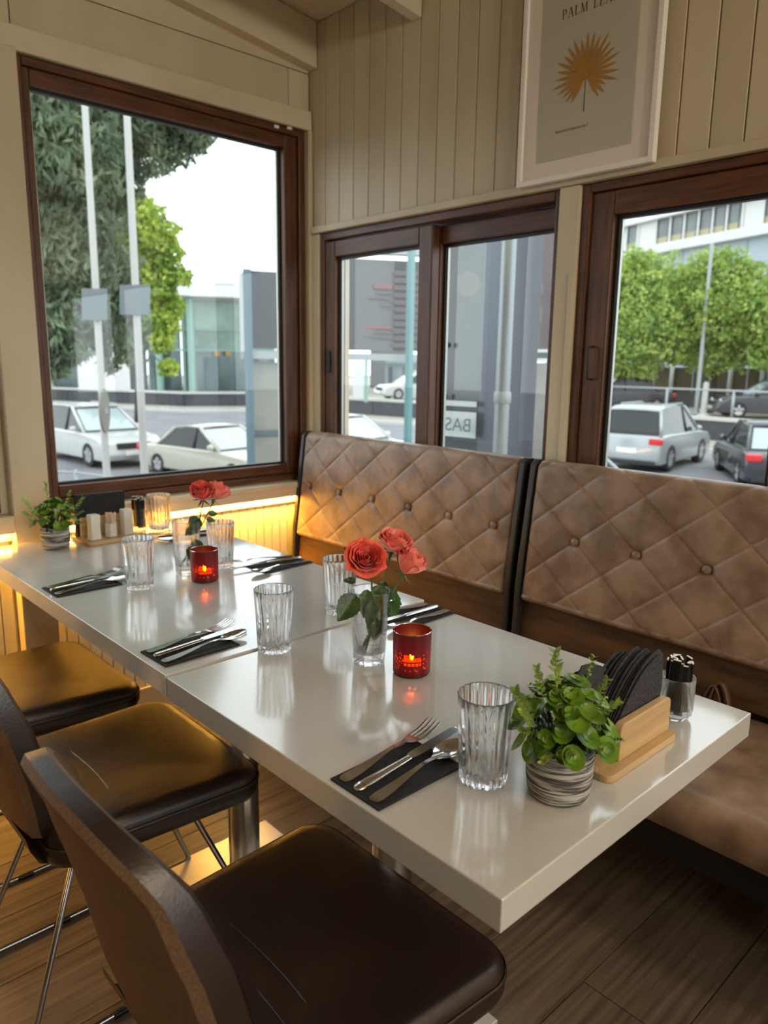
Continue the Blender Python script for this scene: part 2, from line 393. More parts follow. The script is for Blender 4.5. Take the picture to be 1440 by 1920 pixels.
# window over the near banquette
w3 = sroot('window_3', (XR, 0.0, 0.936))
frame(w3, 'x', -0.80, 0.855, 0.936, 1.861, .03, .028, .03, .026, XR + .0005, XR + .12)
sC = sashroot(w3); frame(sC, 'x', 0.205, 0.826, 0.967, 1.834, .060, .072, .06, .066, XR + .012, XR + .05, 'sash')
glazing(sC, 'x', 0.265, 0.754, 1.027, 1.768, XR + .034)
sD = sashroot(w3); frame(sD, 'x', -0.769, 0.232, 0.967, 1.834, .06, .060, .06, .066, XR + .055, XR + .095, 'sash')
glazing(sD, 'x', -0.709, 0.172, 1.027, 1.768, XR + .078)
hb = B().tube([(XR + .011, 0.792, 1.402), (XR - .012, 0.792, 1.399), (XR - .014, 0.792, 1.39), (XR - .014, 0.790, 1.318), (XR - .012, 0.790, 1.309), (XR + .011, 0.790, 1.306)], .0032, 8)
hb.build('handle', M_gasket, sC, world=True, smooth=True)

# ------------------------------------------------------------------ framed poster
ps = thing('framed_poster', 'white framed poster of an ochre palm leaf hanging above the windows', 'picture', (1.343, 0.843, 1.872))
px0, px1 = 1.330, 1.352
pf = B()
Z0, Z1, Y0, Y1 = 1.875, 2.500, 0.618, 1.063
fw = .016
pf.box(px0, px1, Y0, Y0 + fw, Z0, Z1).box(px0, px1, Y1 - fw, Y1, Z0, Z1).box(px0, px1, Y0 + fw, Y1 - fw, Z0, Z0 + fw).box(px0, px1, Y0 + fw, Y1 - fw, Z1 - fw, Z1)
pf.build('frame', M_white2, ps, world=True, bevel=.002)
B().box(px0 + .010, px1 - .001, Y0 + fw, Y1 - fw, Z0 + fw, Z1 - fw).build('mount', M_matp, ps, world=True)
B().box(px0 + .0085, px0 + .0095, 0.690, 0.998, 1.934, 2.378).build('print', M_print, ps, world=True)
# palm leaf, a flat ochre print
xp = px0 + .0080; cy, cz = 0.843, 2.140
lf = B(); nb = 25
for i in range(nb):
    a = math.radians(-56 + 292 * i / (nb - 1)); L = 0.104 * (1 + 0.07 * math.sin(i * 2.3)); wd = .0052
    d = Vector((0, -math.cos(a), math.sin(a))); n = Vector((0, math.sin(a), math.cos(a)))
    o = Vector((xp - .00004 * (i + 1), cy, cz)); ctl = [(0, .001), (.30, .62), (.58, 1.0), (.82, .62), (1, 0)]
    L2 = L * (0.80 if (i < 3 or i > nb - 4) else 1)
    up = [o + d * L2 * t + n * wd * s_ for t, s_ in ctl]; dn = [o + d * L2 * t - n * wd * s_ for t, s_ in ctl[:-1]]
    pts = up + dn[::-1]; lf.add([tuple(p) for p in pts], [tuple(range(len(pts)))])
lf.add([(xp - .0013, cy + .011 * math.cos(k * PI / 8), cz + .012 * math.sin(k * PI / 8)) for k in range(16)], [tuple(range(16))])
lf.build('palm_leaf_print', M_gold, ps, world=True, fix=False)
B().box(xp - .0004, xp, cy - .0009, cy + .0009, 2.045, 2.130).build('leaf_stem_print', M_ink, ps, world=True)
# serif capitals, built from strokes on a 1-high grid: (x0,y0,x1,y1,width)
def serif(cx, y): return [(cx - .13, y, cx + .13, y, .035)]
GL = {'P': (.62, [(.15, 0, .15, 1, .12)] + serif(.15, .02) + serif(.13, .98) + [(.15, .98, .38, .97, .04), (.38, .97, .53, .86, .08), (.53, .86, .53, .62, .12), (.53, .62, .38, .50, .08), (.38, .50, .15, .49, .04)]),
      'A': (.80, [(.08, 0, .40, 1, .05), (.40, 1, .70, 0, .12), (.2, .36, .58, .36, .04)] + serif(.08, .02) + serif(.70, .02)),
      'L': (.64, [(.15, 0, .15, 1, .12)] + serif(.15, .98) + [(.02, .02, .56, .02, .04), (.56, .02, .60, .26, .04)]),
      'M': (.96, [(.12, 0, .15, 1, .05), (.15, 1, .45, .05, .11), (.45, .05, .76, 1, .05), (.76, 1, .80, 0, .12)] + serif(.12, .02) + serif(.80, .02) + serif(.10, .98) + serif(.82, .98)),
      'E': (.64, [(.15, 0, .15, 1, .12), (.02, .02, .54, .02, .04), (.54, .02, .58, .24, .04), (.02, .98, .52, .98, .04), (.52, .98, .54, .78, .04), (.15, .52, .42, .52, .04), (.42, .40, .42, .64, .03)]),
      'F': (.60, [(.15, 0, .15, 1, .12), (.02, .98, .54, .98, .04), (.54, .98, .56, .76, .04), (.15, .52, .42, .52, .04), (.42, .40, .42, .64, .03)] + serif(.15, .02)), ' ': (.42, [])}
def serif_text(txt, x, yl, z, h, gap=.13):
    b = B(); u = 0
    for ch in txt:
        wd, st = GL[ch]
        for (x0, y0, x1, y1, w_) in st:
            d = Vector((x1 - x0, y1 - y0)); n = Vector((-d.y, d.x)).normalized() * w_ / 2
            q = [(x0 + n.x, y0 + n.y), (x1 + n.x, y1 + n.y), (x1 - n.x, y1 - n.y), (x0 - n.x, y0 - n.y)]
            b.add([(x, yl - (u + a) * h, z + c * h) for a, c in q], [(0, 1, 2, 3)])
        u += wd + gap
    return b, u * h
b_, wtxt = serif_text('PALM LEAF', xp, 0, 0, .0300)
serif_text('PALM LEAF', xp, .932, 2.302, .0300 * (.178 / wtxt))[0].build('title_print', M_ink, ps, world=True, fix=False)
def text_mesh(name, txt, size, M, material, parent=None, extrude=0.0):
    c = bpy.data.curves.new(name, 'FONT'); c.body = txt; c.size = size; c.extrude = extrude; c.align_x = 'CENTER'
    o = bpy.data.objects.new(name, c); COL.objects.link(o)
    dg = bpy.context.evaluated_depsgraph_get(); me = bpy.data.meshes.new_from_object(o.evaluated_get(dg))
    bpy.data.objects.remove(o)
    me.transform(M); me.materials.clear(); me.materials.append(material)
    o2 = bpy.data.objects.new(name, me); COL.objects.link(o2)
    if parent is not None:
        l = root_loc(parent); me.transform(Matrix.Translation(-l)); o2.parent = parent
    return o2
Mx = Matrix(((0, 0, -1, xp), (-1, 0, 0, 0.880), (0, 1, 0, 2.005), (0, 0, 0, 1)))
text_mesh('caption_print', 'Botanical Collection no.7', .0105, Mx, M_ink, ps)
# ------------------------------------------------------------------ tables
def table(y0, y1, x0, x1, top, ped, label, bx, by, px_, py_):
    t = thing('dining_table', label, 'table', ((x0 + x1) / 2, (y0 + y1) / 2, 0))
    B().box(x0, x1, y0, y1, top - .045, top).build('tabletop', M_white, t, world=True, bevel=.002, seg=3)
    B().lathe([(.040, .022), (.040, top - .055)], 32, (bx, by, 0)).build('column', M_chrome, t, world=True, smooth=True)
    B().box(bx - .16, bx + .16, by - .12, by + .12, top - .055, top - .0455).build('mounting_plate', M_anthra, t, world=True)
    B().box(px_ - ped[0], px_ + ped[0], py_ - ped[1], py_ + ped[1], 0.001, .012).build('base_plate', M_steelb, t, world=True, bevel=.003)
    B().lathe([(.055, .012), (.052, .020), (.041, .0225)], 28, (bx, by, 0)).build('base_collar', M_chrome, t, world=True, smooth=True)
    return t
M_steelb = mat('white_steel_base', (206, 200, 190), 0.3, metal=0.35)
T1 = table(0.0, 0.809, 0.0, 0.7, 0.75, (.17, .18), 'white square dining table nearest the camera, with the potted plant and napkin holder', .31, .50, .30, .52)
T2 = table(0.8165, 2.082, 0.0, 0.715, 0.753, (.175, .18), 'white long dining table reaching the big far window', .325, 1.075, .325, 1.06)

# ------------------------------------------------------------------ banquettes
def quilt(y0, y1, yb, seed=0):
    """padded back: straight panel then a roll over the top; local y along the wall"""
    a, bq, H = .197, .162, .0052
    x0, z0, x1, z1 = 1.238, .618, 1.290, 1.030
    L = math.hypot(x1 - x0, z1 - z0); dx, dz = (x1 - x0) / L, (z1 - z0) / L; nx, nz = -dz, dx
    vb = (0.835 - z0) / dz
    prof = []
    # bottom roll-in
    for k in range(5):
        an = -PI / 2 + PI / 2 * k / 4; r = .018
        prof.append((x0 + .018 + nx * r * math.cos(an) * 1.0, z0 + .018 + r * math.sin(an), nx, nz, -0.02 + .005 * k))
    n = 130
    for k in range(1, n + 1):
        v = .018 + (L - .018) * k / n; prof.append((x0 + dx * v, z0 + dz * v, nx, nz, v))
    r = .030; cx, cz = x1 - nx * r, z1 - nz * r; a0 = math.atan2(nz, nx)
    for k in range(1, 15):
        an = a0 - k * math.radians(118) / 14; prof.append((cx + r * math.cos(an), cz + r * math.sin(an), math.cos(an), math.sin(an), L + r * (a0 - an)))
    ny = int((y1 - y0) / .0032); P = []
    for i in range(ny + 1):
        y = y0 + (y1 - y0) * i / ny; row = []
        ed = min(y - y0, y1 - y); er = .014
        edge = -(er - math.sqrt(max(0, er * er - (er - min(ed, er)) ** 2)))
        for (px, pz, ax, az, v) in prof:
            s_, t_ = (y - yb) / a, (v - vb) / bq
            fp = abs(math.sin(PI * (s_ + t_))); fq = abs(math.sin(PI * (s_ - t_)))
            h = H * (1 - .68 * math.exp(-13 * fp) - .32 * math.exp(-2.2 * fp)) * (1 - .68 * math.exp(-13 * fq) - .32 * math.exp(-2.2 * fq))
            fade = min(1, max(0, (L + .055 - v) / .05)); h = h * fade + H * .8 * (1 - fade)
            # dimples at the buttons
            db = 1e9
            k0 = round(s_); db = math.hypot((s_ - k0) * a, v - vb)
            h -= .010 * math.exp(-(db / .016) ** 2)
            fe = min(1, ed / .03); h = h * (0.35 + .65 * fe) + edge
            row.append((px + ax * h, y, pz + az * h))
        P.append(row)
    b = B(); b.grid(P)
    # close the sides and back
    for side, row in ((0, P[0]), (1, P[-1])):
        yy = row[0][1]; nrow = [(1.352, yy, z) for (_, _, z) in row]
        b.grid([row, [(p[0] + .02 if p[0] < 1.31 else 1.332, p[1], p[2]) for p in row]])
    return b, vb, (x0, z0, dx, dz, nx, nz), a
def banquette(y0, y1, buttons, label):
    t = thing('banquette', label, 'bench', (1.05, (y0 + y1) / 2, 0))
    b, vb, (x0, z0, dx, dz, nx, nz), a = quilt(y0 + .022, y1 - .022, buttons[0])
    b.build('back_cushion', M_tleather, t, world=True, smooth=2)
    for yb in buttons:
        c = Vector((x0 + dx * vb, yb, z0 + dz * vb)) + Vector((nx, 0, nz)) * .001
        ax = Vector((nx, 0, nz)); R_ = ax.to_track_quat('Z', 'Y').to_matrix().to_4x4()
        B().lathe([(.0108, -.003), (.0118, .001), (.0105, .0045), (.006, .0068), (.0001, .0075)], 20, M=Matrix.Translation(c) @ R_).build('button', M_tleather, t, world=True, smooth=True)
    # timber panel under the cushion, board behind it
    B().prism([(1.252, .500), (1.266, .500), (1.278, .6165), (1.262, .6165)], 'y', y0 + .022, y1 - .022).build('back_board', M_dwood, t, world=True)
    B().prism([(1.270, .40), (1.352, .40), (1.352, 1.04), (1.330, 1.055), (1.325, 1.0), (1.285, .62)], 'y', y0 + .023, y1 - .023).build('back_frame', M_black, t, world=True)
    for ya, yc in ((y0 + .002, y0 + .020), (y1 - .020, y1 - .002)):
        B().prism([(1.225, .385), (1.355, .385), (1.355, 1.04), (1.335, 1.058), (1.305, 1.060), (1.288, 1.045), (1.236, .66)], 'y', ya, yc).build('side_panel', M_anthra, t, world=True, bevel=.002)
    # seat with a rolled front
    pr = [(1.265, .395), (1.265, .478)] + [(1.265 - (1.265 - .845) * k / 6, .478 + .010 * math.sin(PI * k / 6)) for k in range(1, 7)]
    for k in range(1, 10):
        an = PI / 2 + PI * .5 * k / 9; pr.append((.845 + .052 * math.cos(an), .428 + .050 * math.sin(an)))
    pr += [(.795, .400), (.803, .388), (.83, .385)]
    pr = pr[::-1]
    n = 14; rings = []
    ya, yc = y0 + .004, y1 - .004
    for i in range(n + 1):
        y = ya + (yc - ya) * i / n; k = 0.965 if i in (0, n) else 1
        if i == 1: y = ya + .012
        if i == n - 1: y = yc - .012
        rings.append([(1.03 + (p[0] - 1.03) * k, y, .43 + (p[1] - .43) * (k if i in (0, n) else 1)) for p in pr])
    B().rings(rings).build('seat_cushion', M_tleather, t, world=True, smooth=True)
    B().box(.838, 1.268, y0 + .004, y1 - .004, .300, .3845).build('seat_base', M_black, t, world=True)
    B().box(1.290, 1.360, y0 + .004, y1 - .004, .001, .344).build('plinth', M_black, t, world=True)
    for ya in (y0 + .006, y1 - .026): B().box(1.0, 1.289, ya, ya + .02, .001, .344).build('leg_panel', M_black, t, world=True)
    return t
BA = banquette(0.945, 2.108, [1.040 + .197 * k for k in range(6)], 'tufted taupe leather banquette in the corner under the sliding window')
BB = banquette(-0.30, 0.925, [0.735 - .197 * k for k in range(6)][::-1], 'tufted taupe leather banquette nearest the camera, under the right window')
# small brown leather bag lying in the gap behind the near table
bg_ = thing('leather_bag', 'small brown leather bag with a looped strap on the near banquette seat', 'bag', (1.19, .30, .4885))
B().rings([[(x, y + .355, z + .4885) for x, y in rrect(1.19 - sx, 1.19 + sx, -.06 - .0, .0, .012)] for z, sx in ((0, .020), (.012, .026), (.030, .022), (.038, .012))]).build('pouch', M_strap, bg_, world=True, smooth=True)
for dy in (0.0, .020):
    pts = [(1.215, .296 - dy * .8 - .052 * k / 12, .4895 + .068 * math.sin(PI * k / 12) ** .8 + dy * .6) for k in range(13)]
    b = B()
    P = [[(p[0] - .012, p[1], p[2]), (p[0] + .012, p[1], p[2])] for p in pts]
    b.grid(P).build('strap', M_strap, bg_, world=True, smooth=2, solid=.003)

# ------------------------------------------------------------------ chairs
def chair_proto():
    t = thing('dining_chair', '', 'chair')
    # seat pad: rings of a rounded outline (local x forward, y sideways)
    def outline(inset, n=10):
        x0, x1, w0, w1 = -.225 + inset, .227 - inset, .222 - inset, .246 - inset
        r = max(.012, .062 - inset * .6); pts = []
        for (cx, cy, a0) in ((x1 - r, -w1 + r, -90), (x1 - r, w1 - r, 0), (x0 + r, w0 - r, 90), (x0 + r, -w0 + r, 180)):
            for k in range(n + 1):
                a = math.radians(a0 + 90 * k / n); pts.append((cx + r * math.cos(a), cy + r * math.sin(a)))
        return pts
    def zt(x, y): return .478 - .010 * math.exp(-((x + .02) ** 2 / .02 + y * y / .02)) + .012 * max(0, (-x - .08)) / .14 - .006 * max(0, x - .13) / .09
    R_ = []
    for ins, z in ((.020, .404), (.006, .410), (.0, .424), (.0, .440), (.003, .458)):
        R_.append([(x, y, z) for x, y in outline(ins)])
    for ins, dz in ((.010, -.006), (.020, -.001), (.035, .0), (.06, .0), (.10, .0), (.15, .0), (.19, 0)):
        R_.append([(x, y, zt(x, y) + dz) for x, y in outline(ins)])
    B().rings(R_).build('seat', M_dleather, t, smooth=2)
    B().rings([[(x, y, .4495 + (i == 1) * .0) for x, y in outline(-.0012 - .0016 * math.sin(PI * i / 2))] if False else [(x, y, .447 + .0045 * math.cos(PI * (i / 4))) for x, y in outline(-.0022 * math.sin(PI * i / 4))] for i in range(5)], False, False).build('piping', M_dleather, t, smooth=2)
    for xx, bow in ((-.165, .010), (-.125, .016), (-.085, .022)):
        pts = [(xx + bow * math.cos(PI * (k / 16 - .5)) * 1.0, (-.185 + .37 * k / 16), 0) for k in range(17)]
        pts = [(x, y, zt(x, y) + .0002) for x, y, _ in pts]
        B().tube(pts, .0021, 6).build('stitching', M_dleather, t, smooth=2)
    # backrest
    prof = [(.450, -.190), (.50, -.205), (.60, -.225), (.70, -.250), (.80, -.285), (.86, -.318), (.90, -.335)]
    def xin(z):
        for (za, xa), (zb, xb) in zip(prof, prof[1:]):
            if z <= zb: return xa + (xb - xa) * (z - za) / (zb - za)
        return prof[-1][1]
    def halfw(z):
        pts = [(.47, .172), (.52, .188), (.60, .198), (.70, .198), (.78, .186), (.82, .168), (.845, .145), (.862, .115), (.872, .075), (.876, .02)]
        for (za, a), (zb, b_) in zip(pts, pts[1:]):
            if z <= zb: return a + (b_ - a) * (z - za) / (zb - za)
        return .02
    zs = [.47, .485, .50, .53, .56, .60, .65, .70, .74, .78, .80, .82, .833, .845, .855, .862, .868, .872, .876]
    def sheet(off, inset):
        P = []
        for z in zs:
            w_ = max(.004, halfw(z) - inset); zz = z - inset * .6 * max(0, (z - .8) / .09)
            P.append([(xin(z) + off * (1 - .35 * max(0, (z - .72) / .156)) + .020 * (abs(u) ** 2.2) * (w_ / .20) ** 2, w_ * u, zz) for u in [(-1 + 2 * k / 18) for k in range(19)]])
        return P
    TH = .058
    inner = sheet(0.0, .012); mid1 = sheet(-.010, 0.0); mid2 = sheet(-TH + .012, 0.0); outer = sheet(-TH, .012)
    def rim(P): return [r[0] for r in P] + P[-1][1:-1] + [r[-1] for r in P][::-1]
    b = B(); b.grid(inner); b.grid([rim(inner), rim(mid1)]); b.grid([rim(mid1), rim(mid2)])
    b.build('backrest', M_dleather, t, smooth=2)
    b = B(); b.grid(outer); b.grid([rim(mid2), rim(outer)])
    # shell curling under the seat
    low = []
    for (x, z, w_) in ((-.252, .47, .160), (-.247, .445, .165), (-.235, .420, .17), (-.205, .402, .165), (-.16, .394, .16), (.05, .392, .15)):
        low.append([(x, w_ * (-1 + 2 * k / 18), z) for k in range(19)])
    b.grid(low)
    b.build('back_shell', M_shellf, t, smooth=2)
    # sled frame of steel wire, one bent rod per side
    for s in (-1, 1):
        y0, y1 = s * .105, s * .172
        pts = [(-.02, s * .07, .388), (.075, y0, .388), (.095, y0 * 1.02, .380)]
        pts += [(.235, y1, .030), (.240, y1, .014), (.228, y1, .0085), (-.270, y1, .0085), (-.284, y1, .012), (-.282, y1, .030), (-.145, y0 * 1.02, .380), (-.125, y0, .388), (-.02, s * .07, .388)]
        B().tube(pts, .0066, 8).build('sled_leg', M_chrome, t, smooth=2)
        for gx in (-.10, .13):
            B().box(gx - .02, gx + .02, y1 - .008, y1 + .008, .0005, .013).build('glide', M_black2, t, bevel=.003)
    B().box(-.13, .10, -.12, .12, .3925, .403).build('seat_plate', M_black, t)
    return t
ch = chair_proto(); ch.location = (-0.010, 0.362, 0); ch['group'] = 'dining chairs'
ch['label'] = 'dark brown leather dining chair nearest the camera, its back in the foreground'
dup(ch, (0.004, 1.058, 0), 0, 'dark brown leather chair with stitched seat, middle of the three along the tables', 'dining chairs')
dup(ch, (-0.006, 1.632, 0), 0, 'leather chair farthest from the camera, its seat glowing orange near the far window', 'dining chairs')
# ------------------------------------------------------------------ tableware
ZA, ZB = 0.7502, 0.7532      # tops of the two tables
def ztop(y): return ZA if y < .812 else ZB
# fluted tumbler
def tumbler():
    b = B(); n = 120; F = 20
    def fl(amp): return lambda i, a: amp[i] * (math.cos(F * a))
    prof = [(.0265, 0), (.031, .0015), (.0325, .004), (.0330, .010), (.0340, .030), (.0365, .075), (.0392, .118), (.0402, .132), (.0405, .1345), (.0395, .1352), (.0385, .1340),
            (.0372, .115), (.0345, .075), (.0315, .030), (.0285, .016), (.018, .0125), (.0001, .0120)]
    amp = [0.04, .06, .070, .070, .062, .052, .042, .030, .020, .010, .008, 0.000, -.010, -.012, 0.05, .03, 0]
    b.lathe(prof, n, flute=fl(amp))
    o = b.build('fluted_tumbler', M_glass, smooth=2)
    return o
tb = tumbler(); tb.location = (.177, .176, ZA)
tag(tb, 'clear fluted tumbler beside the potted plant at the near end of the table', 'glass', 'fluted tumblers on the tables')
for (x, y, l) in ((.235, .790, 'clear fluted tumbler in front of the seam between the two tables, beyond a black napkin'),
                  (.489, .882, 'clear fluted tumbler behind the vase of three roses'),
                  (.213, 1.378, 'clear fluted tumbler on the long table, left of the far rose vase'),
                  (.485, 1.424, 'clear fluted tumbler right behind the far red candle holder'),
                  (.552, 1.948, 'clear fluted tumbler farthest away, yellow light shining through it')):
    o = tb.copy(); COL.objects.link(o); o.location = (x, y, ztop(y)); o.rotation_euler = (0, 0, x * 9); o['label'] = l
# vases with roses
def vase(name_label, x, y, wl):
    t = thing('flower_vase', name_label, 'vase', (x, y, ztop(y)), group='flower vases')
    n = 96; F = 12
    amp = [.0, .012, .022, .018, 0, 0, 0, 0, 0, 0, 0, .012, .02, .0]
    prof = [(.022, 0), (.0300, .001), (.0315, .004), (.0322, .014), (.0335, .030), (.0365, .090), (.0395, .148), (.0400, .151), (.0392, .1525), (.0384, .1505),
            (.0350, .090), (.0310, .026), (.0250, .0225), (.0001, .0225)]
    B().lathe(prof, n, flute=lambda i, a: amp[i] * math.cos(F * a)).build('glass_body', M_vglass, t, smooth=2)
    ri = lambda z: .0308 + (.0350 - .0310) * (z - .026) / .064
    B().lathe([(.024, .0232), (.0300, .0268), (ri(.06), .06), (ri(wl), wl), (.001, wl - .0004)], 40).build('water', M_water, t, smooth=True)
    return t
V1 = vase('glass vase holding three coral roses on the near table', .345, .614, .092)
V2 = vase('glass vase holding a pair of coral roses on the long table', .377, 1.426, .085)
# candle holders
M_redglass = bpy.data.materials.new('frosted_red_glass'); M_redglass.use_nodes = True
_n = M_redglass.node_tree.nodes; _l = M_redglass.node_tree.links; _p = _n['Principled BSDF']
_p.inputs['Base Color'].default_value = s2l((92, 14, 24)); _p.inputs['Roughness'].default_value = .42
_t = _n.new('ShaderNodeBsdfTranslucent'); _t.inputs[0].default_value = s2l((100, 8, 12)); _m = _n.new('ShaderNodeMixShader'); _m.inputs[0].default_value = .22
_l.new(_p.outputs[0], _m.inputs[1]); _l.new(_t.outputs[0], _m.inputs[2]); _l.new(_m.outputs[0], _n['Material Output'].inputs['Surface'])
M_amber = bpy.data.materials.new('clear_amber_etching'); M_amber.use_nodes = True
_n = M_amber.node_tree.nodes; _l = M_amber.node_tree.links; _n.remove(_n['Principled BSDF'])
_a = _n.new('ShaderNodeBsdfTranslucent'); _a.inputs[0].default_value = s2l((255, 96, 40)); _b = _n.new('ShaderNodeBsdfTransparent'); _b.inputs[0].default_value = s2l((255, 110, 50))
_m = _n.new('ShaderNodeMixShader'); _m.inputs[0].default_value = .5; _l.new(_a.outputs[0], _m.inputs[1]); _l.new(_b.outputs[0], _m.inputs[2]); _l.new(_m.outputs[0], _n['Material Output'].inputs['Surface'])
def candle(x, y, rz, label):
    t = thing('candle_holder', label, 'candle', (x, y, ztop(y)), rz, 'red candle holders')
    R0, R1, H = .0365, .0378, .089
    rr = random.Random(3); NC, NR = 120, 30
    def lit(c, r):
        c -= NC // 2
        if -9 <= c <= 9 and 8 <= r <= 15:
            if r >= 13: return (-8 <= c <= -4) or (-3 <= c <= 1 and r <= 15) or (3 <= c <= 8 and r == 13)
            if r >= 11: return True
            return (c % 4) in (0, 1, 2) and r != 10
        if -20 <= c <= 20 and 4 <= r <= 16 and (c // 2 + r) % 3 == 0: return rr.random() < .35
        return False
    def radz(r): return R0 + (R1 - R0) * r / NR
    red, amb = B(), B(); zs = [.0045 + (H - .0055) * r / NR for r in range(NR + 1)]
    vs = [[(radz(r) * math.cos(2 * PI * c / NC + PI), radz(r) * math.sin(2 * PI * c / NC + PI), zs[r]) for c in range(NC)] for r in range(NR + 1)]
    flat = [v for row in vs for v in row]; fr, fa = [], []
    for r in range(NR):
        for c in range(NC):
            f = (r * NC + c, r * NC + (c + 1) % NC, (r + 1) * NC + (c + 1) % NC, (r + 1) * NC + c); (fa if lit(c, r) else fr).append(f)
    red.add(flat, fr); amb.add(flat, fa)
    red.lathe([(.030, .0002), (R0 - .002, .0012), (R0, .0045)], 60); red.lathe([(.001, .0052), (R0 - .001, .0056)], 60)
    red.build('red_glass', M_redglass, t, smooth=2, fix=False); amb.build('etched_pattern', M_amber, t, smooth=2, fix=False)
    B().lathe([(R1 - .0016, H - .0012), (R1 - .0008, H + .0002), (R1 + .0002, H - .0010), (R1 - .0008, H - .0018)], 56, closed=True).build('rim', M_chrome, t, smooth=True)
    B().lathe([(.0185, .006), (.0190, .0075), (.0190, .020), (.0184, .0205), (.0178, .0185), (.001, .0180)], 32).build('tealight_cup', M_chrome, t, smooth=True)
    B().tube([(0, 0, .018), (.0003, 0, .026)], .0007, 6).build('wick', M_black2, t)
    B().lathe([(.0005, .0245), (.0038, .029), (.0045, .034), (.0032, .041), (.0012, .048), (.0001, .053)], 14).build('flame', M_flame, t, smooth=True)
    pl = bpy.data.lights.new('candle_light', 'POINT'); pl.energy = .08; pl.color = (1, .42, .12); pl.shadow_soft_size = .008
    po = bpy.data.objects.new('candle_light', pl); COL.objects.link(po); po.parent = t; po.location = (0, 0, .040)
    return t
face = lambda x, y: math.atan2(CP.y - y, CP.x - x)
candle(.372, .519, face(.372, .519), 'dark red glass candle holder with a lit tealight, on the near table')
candle(.378, 1.330, face(.378, 1.33), 'red glass candle holder with a lit tealight, on the long far table')

# ------------------------------------------------------------------ roses
def petal(b, th, r0, R, h, openn, width, z0, curl, C, M):
    """cupped petal; th azimuth, R radius at mid height, openn flare of the tip"""
    P = []
    nu, nv = 9, 8
    for j in range(nv):
        v = j / (nv - 1); rad = r0 + (R - r0) * math.sin(min(1, v * 1.35) * PI / 2) + openn * max(0, v - .55) ** 2 * 4
        w_ = width * (math.sin(PI * min(1, .12 + v * .62)) ** .7); zz = z0 + h * v - curl * max(0, v - .72) ** 2 * 9
        row = []
        for i in range(nu):
            u = -1 + 2 * i / (nu - 1); a = th + u * w_ * .5
            top = 1 - .20 * (abs(u) ** 3) * v + .05 * math.sin(u * 4 + th * 5) * v
            rr = rad * (1 + .06 * u * u * v) + .0012 * math.sin(u * 5 + th * 3) * v
            row.append(M @ Vector((rr * math.cos(a), rr * math.sin(a), z0 + (zz - z0) * top)))
        P.append(row)
    b.grid(P)
def rose(parent, center, axis, R, h, material, seed, openness=1.0):
    rr = random.Random(seed)
    q = Vector(axis).normalized().to_track_quat('Z', 'Y').to_matrix().to_4x4(); M = Matrix.Translation(center) @ q
    bl = bpy.data.objects.new('bloom', None); COL.objects.link(bl); bl.parent = parent; bl.empty_display_size = .02
    layers = [(3, .14, .84, .00, 2.6), (3, .26, .90, .01, 2.4), (4, .40, .95, .03, 2.1), (5, .55, .98, .07, 1.9), (5, .70, .97, .12, 1.8), (6, .85, .92, .20, 1.6), (6, 1.0, .82, .34, 1.5)]
    k = 0
    for li, (n, rf, hf, of, wd) in enumerate(layers):
        for i in range(n):
            th = 2 * PI * (i + .5 * li) / n + rr.uniform(-.15, .15)
            b = B(); petal(b, th, R * .10, R * rf * rr.uniform(.95, 1.05), h * hf * rr.uniform(.96, 1.04), R * of * openness, wd, 0, h * of * .55 * openness, None, M)
            b.build('petal', material, bl, smooth=2, fix=False, world=True, sub=0); k += 1
    # calyx, sepals
    b = B(); b.lathe([(.0015, -.012), (.0045, -.008), (.0055, -.003), (.0040, .002)], 10, M=M)
    for i in range(5):
        a = 2 * PI * i / 5 + seed; d = Vector((math.cos(a), math.sin(a), 0)); s_ = Vector((-math.sin(a), math.cos(a), 0)); P = []
        for v in range(6):
            f = v / 5; c = d * (.005 + R * .75 * f) + Vector((0, 0, -.003 - .012 * f + .006 * f * f)); ww = .0045 * (1 - f) * (0.6 + 1.4 * f if f < .4 else 1.2)
            P.append([M @ (c - s_ * ww), M @ (c + Vector((0, 0, -.0008))), M @ (c + s_ * ww)])
        b.grid(P)
    b.build('calyx', M_stem, parent, smooth=2, fix=False, world=True)
def leaf_mesh(b, base, tip, normal, width, fold=.25, serr=True, n=14):
    base, tip = Vector(base), Vector(tip); d = tip - base; L = d.length; d.normalize()
    nrm = Vector(normal); side = d.cross(nrm).normalized(); nrm = side.cross(d).normalized(); P = []
    for i in range(n + 1):
        v = i / n; w_ = width * (math.sin(PI * v ** .75) ** .85) * .5 + .0001
        if serr: w_ *= 1 + (.06 if i % 2 else -.03)
        c = base + d * L * v - nrm * L * .10 * (v * v) ; row = []
        for u in (-1, -.6, -.25, 0, .25, .6, 1):
            row.append(c + side * w_ * u + nrm * (w_ * abs(u) * fold + .001 * math.sin(v * 22) * abs(u)))
        P.append(row)
    b.grid(P)
def stem(parent_tag, pts, r=.0019):
    b = B().tube(pts, r, 8); return b
V3 = Vector
def rose_thing(label, head, axis, R, h, material, pts, leaves, seed, opn=1.0):
    t = thing('rose', label, 'flower', pts[-1], group='coral roses in the vases')
    rose(t, head, axis, R, h, material, seed, opn)
    B().tube(pts, .0019, 8).build('stem', M_stem, t, world=True, smooth=2)
    for (b0, tip, nrm, wd) in leaves:
        B_ = B(); leaf_mesh(B_, b0, tip, nrm, wd); B_.build('leaf', M_roseleaf, t, smooth=2, fix=False, world=True)
    th_ = B(); e0, e1 = Vector(pts[-1]), Vector(pts[-2])      # thorns and cut leaf stubs on the stem under water
    for k in range(12):
        p = e0.lerp(e1, .1 + k * .075); a = k * 2.1; d = Vector((math.cos(a), math.sin(a), .5)).normalized()
        th_.tube([p, p + d * .0045, p + d * .0065], .0011, 5, taper=[1, .6, .1])
    th_.build('thorns', M_stem, t, world=True, smooth=2)
    return t
